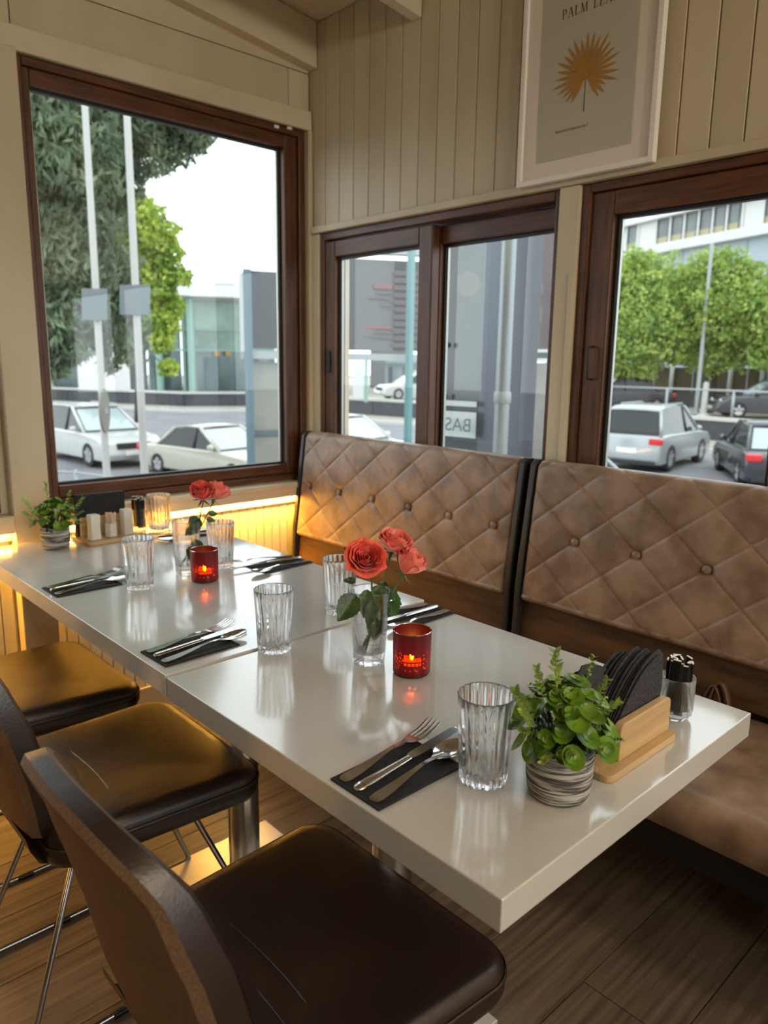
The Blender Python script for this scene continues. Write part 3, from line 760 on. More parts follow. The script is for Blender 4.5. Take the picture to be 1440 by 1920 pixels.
Y1v = .614
# positions from the photograph: x east, y depth
tocam = Vector((-.62, -.66, .42))
rose_thing('open coral red rose on the left of the near vase', (.3325, .615, .960), (-.45, -.62, .62), .031, .040, M_rosered,
    [(.3395, .612, .950), (.348, .612, .920), (.350, .613, .87), (.345, .610, .82), (.327, .604, .777)],
    [((.336, .612, .905), (.318, .600, .852), (-.5, -.7, .3), .030), ((.346, .612, .905), (.372, .60, .880), (-.4, -.7, .5), .030),
     ((.316, .605, .875), (.262, .602, .895), (-.5, -.75, .3), .001), ((.300, .604, .903), (.252, .600, .862), (-.5, -.75, .35), .046),
     ((.338, .598, .885), (.318, .588, .835), (-.5, -.75, .2), .024),
     ((.352, .606, .85), (.340, .596, .80), (-.6, -.75, .1), .030), ((.346, .604, .90), (.350, .592, .862), (-.5, -.75, .3), .036), ((.330, .64, .955), (.316, .66, .985), (-.5, -.6, .3), .010), ((.322, .63, .92), (.298, .64, .925), (-.5, -.6, .5), .014)], 1, 1.15)
rose_thing('salmon rose bud nearest the camera on the right of the near vase', (.424, .600, .925), (.30, -.35, .75), .029, .052, M_rosepink,
    [(.421, .6005, .916), (.400, .605, .890), (.370, .610, .850), (.345, .612, .80), (.330, .616, .778)],
    [((.395, .603, .885), (.425, .600, .855), (-.2, -.8, .5), .018), ((.372, .606, .872), (.352, .590, .842), (-.5, -.7, .4), .036), ((.385, .60, .872), (.402, .592, .840), (-.3, -.8, .3), .034)], 2, .55)
rose_thing('salmon rose at the back right of the near vase', (.428, .640, .962), (.05, -.35, .85), .032, .046, M_rosepink,
    [(.426, .6405, .952), (.405, .635, .915), (.378, .625, .87), (.356, .618, .82), (.337, .622, .778)],
    [((.400, .632, .905), (.378, .618, .880), (-.4, -.6, .6), .022), ((.372, .62, .868), (.330, .606, .868), (-.4, -.6, .6), .040), ((.365, .622, .84), (.372, .60, .80), (-.5, -.8, .1), .030), ((.395, .625, .895), (.436, .62, .858), (-.3, -.8, .4), .026), ((.36, .61, .875), (.388, .596, .895), (-.4, -.8, .5), .034)], 5, .8)
rose_thing('coral rose on the left of the pair in the far vase', (.432, 1.426, .962), (-.25, -.5, .80), .031, .050, M_rosered,
    [(.435, 1.4265, .953), (.420, 1.426, .90), (.395, 1.425, .85), (.378, 1.428, .777)],
    [((.420, 1.424, .905), (.378, 1.41, .888), (-.4, -.8, .4), .040), ((.412, 1.42, .885), (.362, 1.40, .872), (-.4, -.7, .6), .036), ((.40, 1.415, .85), (.405, 1.40, .80), (-.6, -.8, .1), .034)], 8, .6)
rose_thing('coral rose on the right of the pair in the far vase', (.468, 1.424, .956), (.35, -.3, .80), .030, .052, M_rosepink,
    [(.464, 1.4245, .947), (.440, 1.425, .905), (.405, 1.427, .85), (.366, 1.432, .777)],
    [((.448, 1.424, .915), (.476, 1.42, .915), (-.3, -.8, .5), .020), ((.44, 1.424, .90), (.468, 1.42, .895), (-.3, -.8, .5), .018), ((.395, 1.42, .84), (.375, 1.405, .79), (-.6, -.8, .1), .030)], 11, .5)

# ------------------------------------------------------------------ potted plants
def disc_leaf(b, M, R):
    P = []
    for j in range(6):
        v = j / 5; row = []
        for i in range(15):
            a = 2 * PI * i / 14; r = R * v * (1 + .12 * math.cos(a)); row.append(M @ Vector((r * math.cos(a), r * math.sin(a) * 1.08, R * .42 * v * v + .0004 * math.sin(7 * a) * v)))
        P.append(row)
    b.grid(P)
leaf_me = None; sprig_me = None
def plant(label, x, y, seed, spr, sc=1.0):
    global leaf_me, sprig_me
    rr = random.Random(seed)
    t = thing('potted_plant', label, 'plant', (x, y, ztop(y)), group='potted plants on the tables')
    H = .076 * sc; R = .0465 * sc
    B().lathe([(.036 * sc, 0), (.0405 * sc, .0015), (.0435 * sc, .008), (R, .030), (R + .0005, H), (R - .0012, H + .0012), (R - .0035, H), (R - .0045, H - .010)], 64).build('pot', M_pot, t, smooth=True)
    B().lathe([(R - .0047, H - .012), (.02, H - .006), (.0003, H - .004)], 24).build('soil', M_soil, t, smooth=True)
    if leaf_me is None:
        b = B(); disc_leaf(b, Matrix.Identity(4), .0165); o = b.build('leaf', M_leafr, t, smooth=2, fix=False); leaf_me = o.data; bpy.data.objects.remove(o)
        b = B().tube([(0, 0, 0), (.001, 0, .02), (0, 0, .045), (0, .001, .066)], .0007, 5)
        for k in range(11):
            z = .010 + .0055 * k; L = .0102 * (1 - .35 * k / 11)
            for s_ in range(3 if k > 5 else 2):
                a = k * 1.6 + s_ * 2 * PI / (3 if k > 5 else 2); leaf_mesh(b, (0, 0, z), (L * math.cos(a), L * math.sin(a), z + .006), (0, 0, 1), .0066, .2, False, 4)
        o = b.build('sprig', M_sprig, t, smooth=2, fix=False); sprig_me = o.data; bpy.data.objects.remove(o)
    c = Vector((0, 0, H - .002))
    # rosettes of round leaves on short stems
    for k in range(60):
        el = rr.uniform(.02, 1.0); az = rr.uniform(0, 2 * PI); rad = (.058 + rr.uniform(-.006, .010)) * sc
        d = Vector((math.cos(az) * math.cos(el * 1.45), math.sin(az) * math.cos(el * 1.45), math.sin(el * 1.45) * 1.15))
        p = c + Vector((d.x * rad, d.y * rad, d.z * rad * 1.15 + .002))
        n = (d + Vector((0, 0, .55)) + Vector([rr.uniform(-.45, .45) for _ in range(3)])).normalized()
        o = bpy.data.objects.new('leaf', leaf_me); COL.objects.link(o); o.parent = t
        s_ = rr.uniform(.62, 1.12) * sc
        o.matrix_local = Matrix.Translation(p) @ n.to_track_quat('Z', 'Y').to_matrix().to_4x4() @ Matrix.Scale(s_, 4)
        if k % 2 == 0:
            n2 = (n + Vector([rr.uniform(-.3, .3) for _ in range(3)])).normalized()
            o = bpy.data.objects.new('leaf', leaf_me); COL.objects.link(o); o.parent = t
            o.matrix_local = Matrix.Translation(p + n * .006) @ n2.to_track_quat('Z', 'X').to_matrix().to_4x4() @ Matrix.Scale(s_ * .6, 4)
    b = B()
    for k in range(14):
        az = rr.uniform(0, 2 * PI); b.tube([(0.012 * math.cos(az), .012 * math.sin(az), H - .010), (.022 * math.cos(az), .022 * math.sin(az), H + .02), (.036 * math.cos(az), .036 * math.sin(az), H + .045)], .0012, 6)
    for k in range(60):      # dense inner foliage
        az = rr.uniform(0, 2 * PI); el = rr.uniform(-.1, 1.4); rad = rr.uniform(.022, .044) * sc
        d = Vector((math.cos(az) * math.cos(el), math.sin(az) * math.cos(el), math.sin(el))); p = c + d * rad
        leaf_mesh(b, p, p + (d + Vector([rr.uniform(-.6, .6) for _ in range(3)])).normalized() * .022 * sc, (rr.uniform(-1, 1), rr.uniform(-1, 1), 1), .014 * sc, .2, False, 6)
    b.build('inner_foliage', M_roseleaf, t, smooth=2, fix=False)
    for (dx, dy, dz, ln) in spr:
        tip = Vector((dx, dy, dz)); d = (tip - Vector((dx * .35, dy * .35, H + .01))); dn = d.normalized()
        o = bpy.data.objects.new('sprig', sprig_me); COL.objects.link(o); o.parent = t
        s_ = ln / .066; o.matrix_local = Matrix.Translation(tip - dn * ln) @ dn.to_track_quat('Z', 'Y').to_matrix().to_4x4() @ Matrix.Scale(s_, 4)
    for k in range(12):
        az = 2 * PI * k / 12 + .3; el = rr.uniform(.05, .9); dn = Vector((math.cos(az) * math.cos(el), math.sin(az) * math.cos(el), math.sin(el)))
        o = bpy.data.objects.new('sprig', sprig_me); COL.objects.link(o); o.parent = t
        ln = .045 * sc; tip = c + dn * rr.uniform(.082, .092) * sc
        o.matrix_local = Matrix.Translation(tip - dn * ln) @ dn.to_track_quat('Z', 'Y').to_matrix().to_4x4() @ Matrix.Scale(ln / .066, 4)
    return t
plant('potted green plant with round leaves in a grey washed pot, near end of the table', .232, .084, 3,
      [(-.030, -.002, .158 + .062, .085), (-.068, .0, .148 + .06, .055), (-.112, 0, .150 + .04, .066), (-.110, -.01, .165, .05), (.070, .0, .185, .065), (.105, -.005, .142, .070), (.135, -.01, .100, .06), (.095, -.02, .075, .05)])
plant('potted plant in a grey washed pot at the far window end of the long table', .202, 1.955, 9,
      [(-.020, 0, .212, .075), (-.088, 0, .168, .075), (-.092, -.005, .128, .065), (.095, .0, .152, .07), (.088, -.01, .110, .05), (.055, 0, .178, .06)], .93)
# ------------------------------------------------------------------ napkins and cutlery
def napkin_proto():
    b = B(); n = 7
    P = []
    for i in range(15):
        u = i / 14; row = []
        for j in range(9):
            v = j / 8
            row.append((u * .172, (v - .5) * .104, .0030 + .0012 * math.sin(u * 3.1) + .0004 * math.sin(v * 9 + u * 4)))
        P.append(row)
    b.grid(P); nv = 9
    low = [[(p[0], p[1], .0002) for p in row] for row in P]
    b.grid([r[::-1] for r in low])
    ringt = P[0] + [r[-1] for r in P[1:]] + P[-1][:-1][::-1] + [r[0] for r in P[1:-1]][::-1]
    ringb = [(p[0], p[1], .0002) for p in ringt]
    b.rings([ringb, ringt], False, False)
    return b.build('paper_napkin', M_napkin, smooth=True)
def spoonlike(pts, wds, th, cup=None, n=9):
    """flat-ish metal ribbon: pts (x,z), half widths"""
    P = []
    for i, ((x, z), w_) in enumerate(zip(pts, wds)):
        row = []
        for j in range(n):
            u = -1 + 2 * j / (n - 1); c = (cup[i] if cup else 0) * (1 - u * u)
            row.append((x, w_ * u, z - c))
        P.append(row)
    top = P; bot = [[(p[0], p[1], p[2] - th * (1 - .6 * abs(-1 + 2 * j / (n - 1)) ** 3)) for j, p in enumerate(r)] for r in P]
    rg = []
    for t_, b_ in zip(top, bot): rg.append(list(t_) + list(b_)[::-1])
    return rg
HX = [0, .004, .012, .03, .055, .08, .10, .112, .125]
HZ = [.0052, .0056, .0058, .0062, .0080, .0105, .0120, .0120, .0105]
HW = [.0055, .0088, .0096, .0090, .0068, .0045, .0034, .0032, .0036]
def fork():
    b = B(); X = HX + [.135, .142, .150]; Z = HZ + [.0085, .0082, .0085]; W = HW + [.0085, .0115, .0122]
    b.rings(spoonlike(list(zip(X, Z)), W, .0022))
    for k in range(4):
        y = -.0103 + k * .00687
        b.rings([[(x, y * (1 + .04 * i) - w_, z - .0016), (x, y * (1 + .04 * i) + w_, z - .0016), (x, y * (1 + .04 * i) + w_, z), (x, y * (1 + .04 * i) - w_, z)] for i, (x, z, w_) in enumerate([(.149, .0086, .0020), (.165, .0095, .0018), (.180, .0125, .0016), (.194, .0180, .0010), (.197, .0195, .0004)])])
    return b
def spoon():
    X = HX + [.135, .145, .155, .167, .178, .186, .191, .193]; Z = HZ + [.0090, .0088, .0092, .0100, .0110, .0120, .0128, .0132]
    W = HW + [.0085, .0155, .0192, .0200, .0172, .0120, .0065, .002]; C = [0] * len(HX) + [.001, .0030, .0048, .0052, .0040, .0024, .0008, 0]
    return B().rings(spoonlike(list(zip(X, Z)), W, .0014, C, 11))
def knife():
    b = B(); X = [0, .003, .012, .04, .08, .100, .106]; W = [.0050, .0078, .0085, .0078, .0066, .0062, .0055]; T = [.0040, .0062, .0070, .0066, .0058, .0052, .0044]
    rg = []
    for x, w_, t_ in zip(X, W, T):
        rg.append([(x, w_ * math.cos(a), .0075 + .00012 * x * 40 + t_ / 2 * math.sin(a)) for a in [2 * PI * k / 14 for k in range(14)]])
    b.rings(rg)
    X = [.104, .110, .125, .160, .190, .205, .213, .217]; W0 = [-.0045, -.0072, -.0088, -.0092, -.0085, -.0070, -.0040, .0035]; W1 = [.0045, .0068, .0072, .0074, .0076, .0072, .0062, .0045]
    b.rings([[(x, a, .0088 + i * .0002), (x, c, .0082 + i * .0002), (x, c, .0100 + i * .0002), (x, a, .0092 + i * .0002)] for i, (x, a, c) in enumerate(zip(X, W0, W1))])
    return b
nap0 = napkin_proto(); fk0 = fork().build('fork', M_steel, smooth=True); kn0 = knife().build('knife', M_steel, smooth=True); sp0 = spoon().build('spoon', M_steel, smooth=True)
SETS = [ # napkin corner centre x, y, rotation, place phrase, cutlery spread
    (.010, .270, 0.0, 'at the near left place, beside the tumbler and plant', 0.0),
    (.016, .899, 0.03, 'on the long table at the seam between the two tables', 0.03),
    (.016, 1.482, 0.02, 'at the far left place of the long table', 0.02),
    (.698, .750, PI + .02, 'behind the near red candle holder, on the banquette side', 0.02),
    (.712, 1.335, PI + .05, 'right of the far red candle holder, on the banquette side', -0.26),
    (.690, 1.850, PI + .02, 'by the farthest tumbler near the window', -0.10)]
for i, (x, y, rz, ph, sp) in enumerate(SETS):
    z = ztop(y)
    def put(o, dx, dy, dz, ra, lab, cat, grp, nm):
        c = o if i == 0 else o.copy()
        if i: COL.objects.link(c)
        v = Matrix.Rotation(rz, 3, 'Z') @ Vector((dx, dy, 0)); c.location = (x + v.x, y + v.y, z + dz); c.scale = (1.1, 1.05, 1.1) if nm else (1, 1, 1); c.rotation_euler = (0, 0, rz + ra)
        tag(c, lab, cat, grp)
    put(nap0, 0, 0, 0, 0, 'black paper napkin ' + ph, 'napkin', 'black napkins under the cutlery', 0)
    s0 = 0 if i < 4 else 1
    put(fk0, .006, .033 if i < 3 else -.033, .0005, (.10 if i < 3 else -.06) + (sp if s0 else 0), 'steel fork with raised tines ' + ph, 'fork', 'forks', 1)
    put(kn0, .004, .000, .0005, (.09 if i < 3 else -.02) + (sp * .5 if s0 else 0), 'polished steel knife ' + ph, 'knife', 'knives', 1)
    put(sp0, .004, -.034 if i < 3 else .034, .0005, (.11 if i < 3 else .04), 'steel tablespoon ' + ph, 'spoon', 'spoons', 1)

# ------------------------------------------------------------------ napkin holder on the near table
t = thing('napkin_holder', 'bamboo napkin holder on the near table corner, packed with dark napkins', 'napkin holder', (.408, .100, ZA))
B().prism(rrect(.302, .512, .043, .150, .014), 'z', ZA + .0003, ZA + .0115).build('base', M_bamboo, t, world=True, bevel=.0012)
def hp(y0, y1):
    r = .012; x0, x1, z0, z1 = .352, .508, ZA + .0118, ZA + .071
    pl = [(x0, z0), (x1, z0)] + [(x1 - r + r * math.sin(PI / 2 * (1 - k / 5)), z1 - r + r * math.cos(PI / 2 * (1 - k / 5))) for k in range(6)] + [(x0 + r - r * math.sin(PI / 2 * k / 5), z1 - r + r * math.cos(PI / 2 * k / 5)) for k in range(6)]
    return B().prism(pl, 'y', y0, y1).build('holder_panel', M_bamboo, t, world=True, bevel=.0015)
hp(.058, .0715); hp(.1335, .147)
def fan_napkin(x, y, flip, s, lean):
    """folded napkin standing on its edge; outline in local x/z, curved top"""
    pts = [(.0, 0), (.125, 0), (.148, .070), (.150, .118), (.138, .128)]
    for k in range(1, 8):
        f = k / 8; pts.append((.138 - .128 * f, .128 - .078 * f ** 1.9))
    pts.append((0.0, .040))
    nx_ = len(pts); th = .0021
    A = []; Bk = []
    for (a, c) in pts:
        xx = (a if not flip else .150 - a) * s; bend = lean * (c / .128) ** 2
        A.append((x + xx, y + bend - th / 2, ZA + .0118 + c * s)); Bk.append((x + xx, y + bend + th / 2, ZA + .0118 + c * s))
    b = B(); b.rings([A, Bk]); return b
for k in range(15):
    y = .0738 + k * .0041; s = 1.0 + .05 * math.sin(k * 1.7)
    back = k > 9
    o = fan_napkin(.356 - .0015 * k, y, back and k % 2 == 0, s * (1.0 if not back else .98), .004 + k * .0003).build('paper_napkin', M_napkin2, smooth=False, bevel=0)
    tag(o, 'charcoal crepe napkin in the bamboo holder, ' + (['frontmost, against the near panel', 'second', 'third', 'fourth', 'fifth', 'sixth', 'seventh', 'eighth', 'ninth', 'tenth', 'eleventh', 'twelfth', 'thirteenth', 'fourteenth', 'rearmost'][k]) + (' from the front' if 0 < k < 14 else ''), 'napkin', 'crepe napkins in the bamboo holder')
# wire clip at the base end of each holder
def sachets(cx, cy, z, n, R, hgt, seed, lab, grp):
    rr = random.Random(seed)
    me = None
    for k in range(n):
        a = 2 * PI * k / n; rad = R * (.25 if k % 4 == 0 else .68)
        w_, th, h = .014, .0034, hgt
        if me is None:
            b = B().prism([(-w_ / 2, 0), (w_ / 2, 0), (w_ / 2 * 1.0, h - .004), (w_ / 2 * .9, h), (-w_ / 2 * .9, h), (-w_ / 2, h - .004)], 'y', -th / 2, th / 2)
            o = b.build('sugar_stick', M_black2, None, bevel=.0006)
            B().box(-w_ / 2 * .9, w_ / 2 * .9, -th / 2 * .8, th / 2 * .8, h, h + .0014).build('sealed_edge', M_white2, o)
            me = o
        else:
            o = me.copy(); COL.objects.link(o)
            c = me.children[0].copy(); COL.objects.link(c); c.parent = o
        o.location = (cx + rad * math.cos(a), cy + rad * math.sin(a), z + .010 + rr.uniform(0, .012))
        o.rotation_euler = (rr.uniform(-.06, .06), rr.uniform(-.06, .06), a + PI / 2 + rr.uniform(-.3, .3))
        tag(o, lab, 'sachet', grp)
def jar(x, y, label):
    z = ztop(y)
    o = B().lathe([(.014, 0), (.021, .0012), (.0275, .010), (.0292, .020), (.0292, .074), (.0286, .0755), (.0276, .0742), (.0276, .020), (.0255, .012), (.018, .0085), (.0001, .0082)], 48).build('glass_jar', M_vglass, smooth=True)
    o.location = (x, y, z); return tag(o, label, 'jar', 'glass jars of sugar sticks')
jar(.583, .084, 'clear glass jar of black sugar sticks at the near table edge'); jar(.520, 2.035, 'clear glass jar of black sugar sticks at the far window end')
sachets(.583, .084, ZA, 18, .0262, .088, 4, 'black sugar stick standing in the glass jar beside the bamboo napkin holder', 'sugar sticks in the near jar')
sachets(.520, 2.035, ZB, 16, .0262, .098, 6, 'black sugar stick standing in the glass jar by the far window', 'sugar sticks in the far jar')
# ------------------------------------------------------------------ condiment tray on the far table
t = thing('condiment_tray', 'bamboo condiment tray with a black menu block, at the window end of the long table', 'tray', (.37, 1.97, ZB))
B().prism(rrect(.282, .468, 1.898, 2.050, .014), 'z', ZB + .0003, ZB + .010).build('base', M_bamboo, t, world=True, bevel=.0012)
B().box(.300, .452, 2.004, 2.012, ZB + .0102, ZB + .075).box(.300, .452, 2.036, 2.044, ZB + .0102, ZB + .075).build('holder_panel', M_bamboo, t, world=True, bevel=.002)
for k in range(6):
    o = B().prism([(.292, ZB + .0103), (.458, ZB + .0103), (.460, ZB + .148), (.296, ZB + .150)], 'y', 2.0128 + k * .0038, 2.0128 + k * .0038 + .0034).build('paper_napkin', M_napkin, bevel=.0006)
    tag(o, 'smooth black napkin in the far bamboo tray, ' + ['frontmost', 'second from the front', 'third from the front', 'fourth from the front', 'fifth from the front', 'rearmost'][k], 'napkin', 'black napkins in the far tray')
def shaker(x, y, label, h=.080):
    o = thing('shaker', label, 'shaker', (x, y, ZB + .0102), .15, 'ceramic shakers on the far tray')
    R_ = []
    for k in range(13):
        f = k / 12; z = h * f; w_ = .0185 * (1 - .10 * math.sin(PI * f)) * (1 if f < .95 else .93)
        R_.append([(px, py, z + (.003 * (1 - (px / .02) ** 2) if k == 12 else 0)) for px, py in rrect(-w_, w_, -w_ * .82, w_ * .82, .004)])
    B().rings(R_).build('body', M_ceramic, o, smooth=True)
    for k in range(3): B().lathe([(.0008, 0), (.0008, .0004)], 8, (-.006 + .006 * k, 0, h + .0029)).build('hole', M_black2, o)
    return o
shaker(.325, 1.955, 'white ceramic shaker left of the toothpicks on the far tray'); shaker(.440, 1.962, 'white ceramic shaker right of the toothpicks on the far tray', .084)
tp = thing('toothpick_cup', 'small six-sided white ceramic cup full of toothpicks on the far tray', 'cup', (.384, 1.958, ZB + .0102))
B().lathe([(.017, 0), (.0205, .001), (.0205, .046), (.0175, .046), (.0165, .004), (.001, .004)], 6).build('body', M_ceramic, tp, bevel=.001)
rr = random.Random(2)
pk = B().tube([(0, 0, 0), (0, 0, .075), (0, 0, .078)], .0016, 6, taper=[1, 1, .3]).build('toothpick', M_pick)
for k in range(22):
    a = rr.uniform(0, 2 * PI); r = .0095 * math.sqrt(rr.random()); o = pk if k == 0 else pk.copy()
    if k: COL.objects.link(o)
    o.location = (.384 + r * math.cos(a), 1.958 + r * math.sin(a), ZB + .0145); o.rotation_euler = (r * math.sin(a) * -10, r * math.cos(a) * 10, 0)
    tag(o, 'paper-wrapped toothpick standing in the white ceramic cup', 'toothpick', 'toothpicks in the ceramic cup')
o = B().tube([(.262, 1.985, ZB + .002), (.262, 1.985, ZB + .030), (.268, 1.985, ZB + .034), (.281, 1.985, ZB + .012)], .0009, 6).build('wire_clip', M_chrome, smooth=2)
tag(o, 'thin bent wire clip at the left end of the far tray', 'clip')
o = B().tube([(.478, 1.93, ZB + .0015), (.500, 1.915, ZB + .040), (.530, 1.905, ZB + .030)], .0011, 6).build('wire_stand', M_chrome, smooth=2)
tag(o, 'thin bent wire stand right of the far shakers', 'clip')
o = B().box(.3005, .3015, .060, .085, ZA + .0003, ZA + .024).build('clear_tag', M_vglass, None)
tag(o, 'small clear plastic tag at the end of the near bamboo holder', 'tag')
# ------------------------------------------------------------------ outdoors
G0 = -1.45
M_asph = mat('asphalt', (122, 122, 125), 0.8, rgb2=(108, 108, 112), nscale=.6, bump=.1)
M_conc = mat('pale_concrete', (158, 152, 140), 0.8, rgb2=(144, 138, 126), nscale=.8)
M_stone = mat('dark_stone_cladding', (62, 64, 68), 0.5, rgb2=(50, 52, 56), nscale=1.2)
M_cap = mat('white_stone_cap', (184, 183, 178), 0.6)
M_carw = mat('white_car_paint', (186, 186, 185), 0.25, coat=.6)
M_cars = mat('silver_car_paint', (158, 162, 165), 0.3, metal=.25, coat=.6)
M_card = mat('dark_car_paint', (66, 66, 72), 0.25, metal=.3, coat=.8)
M_carc = mat('cream_white_car_paint', (178, 174, 160), 0.25, coat=.6)
M_cglass = mat('car_window_glass', (34, 40, 42), 0.08, spec=.45)
M_cglassl = mat('car_windscreen', (150, 164, 166), 0.06, spec=.9, coat=.6)
M_tyre = mat('tyre_rubber', (34, 34, 35), 0.8)
M_rim = mat('alloy_rim', (186, 186, 186), 0.35, metal=.6)
M_tail = mat('red_tail_lamp', (206, 40, 44), 0.2, coat=.5)
M_head = mat('clear_head_lamp', (206, 210, 212), 0.15, coat=.7)
M_plate = mat('number_plate_white', (232, 232, 228), 0.5)
M_trimb = mat('black_trim', (36, 37, 38), 0.5)
M_pole = mat('white_painted_pole', (176, 174, 170), 0.5)
M_gal = mat('galvanised_steel', (160, 164, 166), 0.5, metal=.3)
M_teal = mat('teal_painted_steel', (98, 140, 140), 0.45)
M_facade = mat('showroom_facade_glass', (126, 156, 140), 0.12, spec=.8, rgb2=(78, 104, 92), nscale=.35, lo=.4, hi=.6, rand=.12)
M_facade2 = mat('showroom_low_glass', (84, 104, 104), 0.12, spec=.8, rgb2=(56, 70, 72), nscale=.5, rand=.2)
M_mull = mat('pale_green_mullion', (132, 162, 151), 0.4)
M_roofw = mat('white_roof', (206, 206, 204), 0.5)
M_blue = mat('pale_blue_cladding', (158, 171, 177), 0.5, rand=.03, rgb2=(152, 165, 172), nscale=.4)
M_wpan = mat('white_cladding', (198, 198, 196), 0.5)
M_rwin = mat('ribbon_window_glass', (116, 123, 124), 0.15, rgb2=(100, 107, 108), nscale=1)
M_blind = mat('cream_blind', (164, 156, 124), 0.6)
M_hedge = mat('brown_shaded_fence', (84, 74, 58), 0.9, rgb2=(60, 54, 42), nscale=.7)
M_bark = mat('bark', (74, 62, 50), 0.9, rgb2=(52, 44, 36), nscale=9, bump=1)
M_grass = mat('verge_grass', (134, 146, 96), 0.9, rgb2=(110, 124, 80), nscale=3)
M_signd = mat('dark_grey_sign_panel', (46, 48, 52), 0.35)
M_signg = mat('grey_sign_face', (98, 97, 98), 0.35)
M_signl = mat('pale_sign_face', (190, 196, 198), 0.4)
M_maroon = mat('maroon_banner', (66, 32, 36), 0.5)
M_letter = mat('faded_lettering', (92, 80, 80), 0.5)
M_kiosk = mat('pale_kiosk_board', (150, 149, 140), 0.5, rgb2=(140, 139, 130), nscale=3)
def leafmat(n, a, b_): return mat(n, a, 0.65, rgb2=b_, nscale=1.6, lo=.35, hi=.65, rand=.1)
M_lyg = leafmat('yellow_green_leaves', (196, 208, 96), (128, 160, 66)); M_lg = leafmat('bright_green_leaves', (188, 204, 108), (120, 152, 76))
M_lcon = leafmat('conifer_needles', (146, 160, 126), (78, 96, 76)); M_ldk = leafmat('dark_green_leaves', (96, 128, 56), (56, 80, 44))
for m_ in (M_lyg, M_lg, M_lcon, M_ldk):     # thin leaves let some light through
    N = m_.node_tree.nodes; L = m_.node_tree.links; p = N['Principled BSDF']; tr = N.new('ShaderNodeBsdfTranslucent'); mx = N.new('ShaderNodeMixShader'); mx.inputs[0].default_value = .35
    src = p.inputs['Base Color'].links[0].from_socket; L.new(src, tr.inputs[0]); L.new(p.outputs[0], mx.inputs[1]); L.new(tr.outputs[0], mx.inputs[2]); L.new(mx.outputs[0], N['Material Output'].inputs['Surface'])

gr = B().box(-60, 130, -60, 130, G0 - .3, G0).build('ground', M_asph); struct(gr)
# raised terrace with a stone retaining wall running round the far side of the street
WP = [(-300, 62), (60, 56), (343, 47.0), (463, 47.5), (700, 40), (900, 36), (1200, 33.0), (1440, 30.5), (1800, 27)]
def gp(px, D, z=0.0): p = at(px, 700, D); return Vector((p.x, p.y, z))
wall_line = [gp(px, D) for px, D in WP]
def strip(line, off0, off1, z0, z1):
    """a wall along a polyline: off = metres away from the camera"""
    b = B(); c = Vector((CP.x, CP.y, 0)); R_ = []
    for p in line:
        d = (p - c).normalized(); a = p + d * off0; e = p + d * off1
        R_.append([(a.x, a.y, z0), (e.x, e.y, z0), (e.x, e.y, z1), (a.x, a.y, z1)])
    return b.rings(R_)
tz = -.62
o = strip(wall_line, 0.0, 60, G0, tz - .02).build('terrace', M_conc); struct(o)
rw = thing('retaining_wall', 'dark stone retaining wall with a white cap across the street', 'wall', (wall_line[2].x, wall_line[2].y, G0))
for a, c in zip(wall_line[:-1], wall_line[1:]):
    n = max(1, int((c - a).length / 3.0))
    for k in range(n):
        p, q = a.lerp(c, k / n), a.lerp(c, (k + .985) / n); strip([p, q], -.25, -.02, G0, tz).build('stone_panel', M_stone, rw, world=True)
strip(wall_line, -.32, .3, tz, tz + .12).build('cap', M_cap, rw, world=True)
o = strip(wall_line, -4.2, -.33, G0, G0 + .10).build('sidewalk', M_conc); tag(o, 'pale sidewalk along the foot of the stone wall', 'sidewalk')
o = strip(wall_line, -4.45, -4.22, G0, G0 + .16).build('kerb', M_cap); tag(o, 'white kerb between the sidewalk and the street', 'kerb')
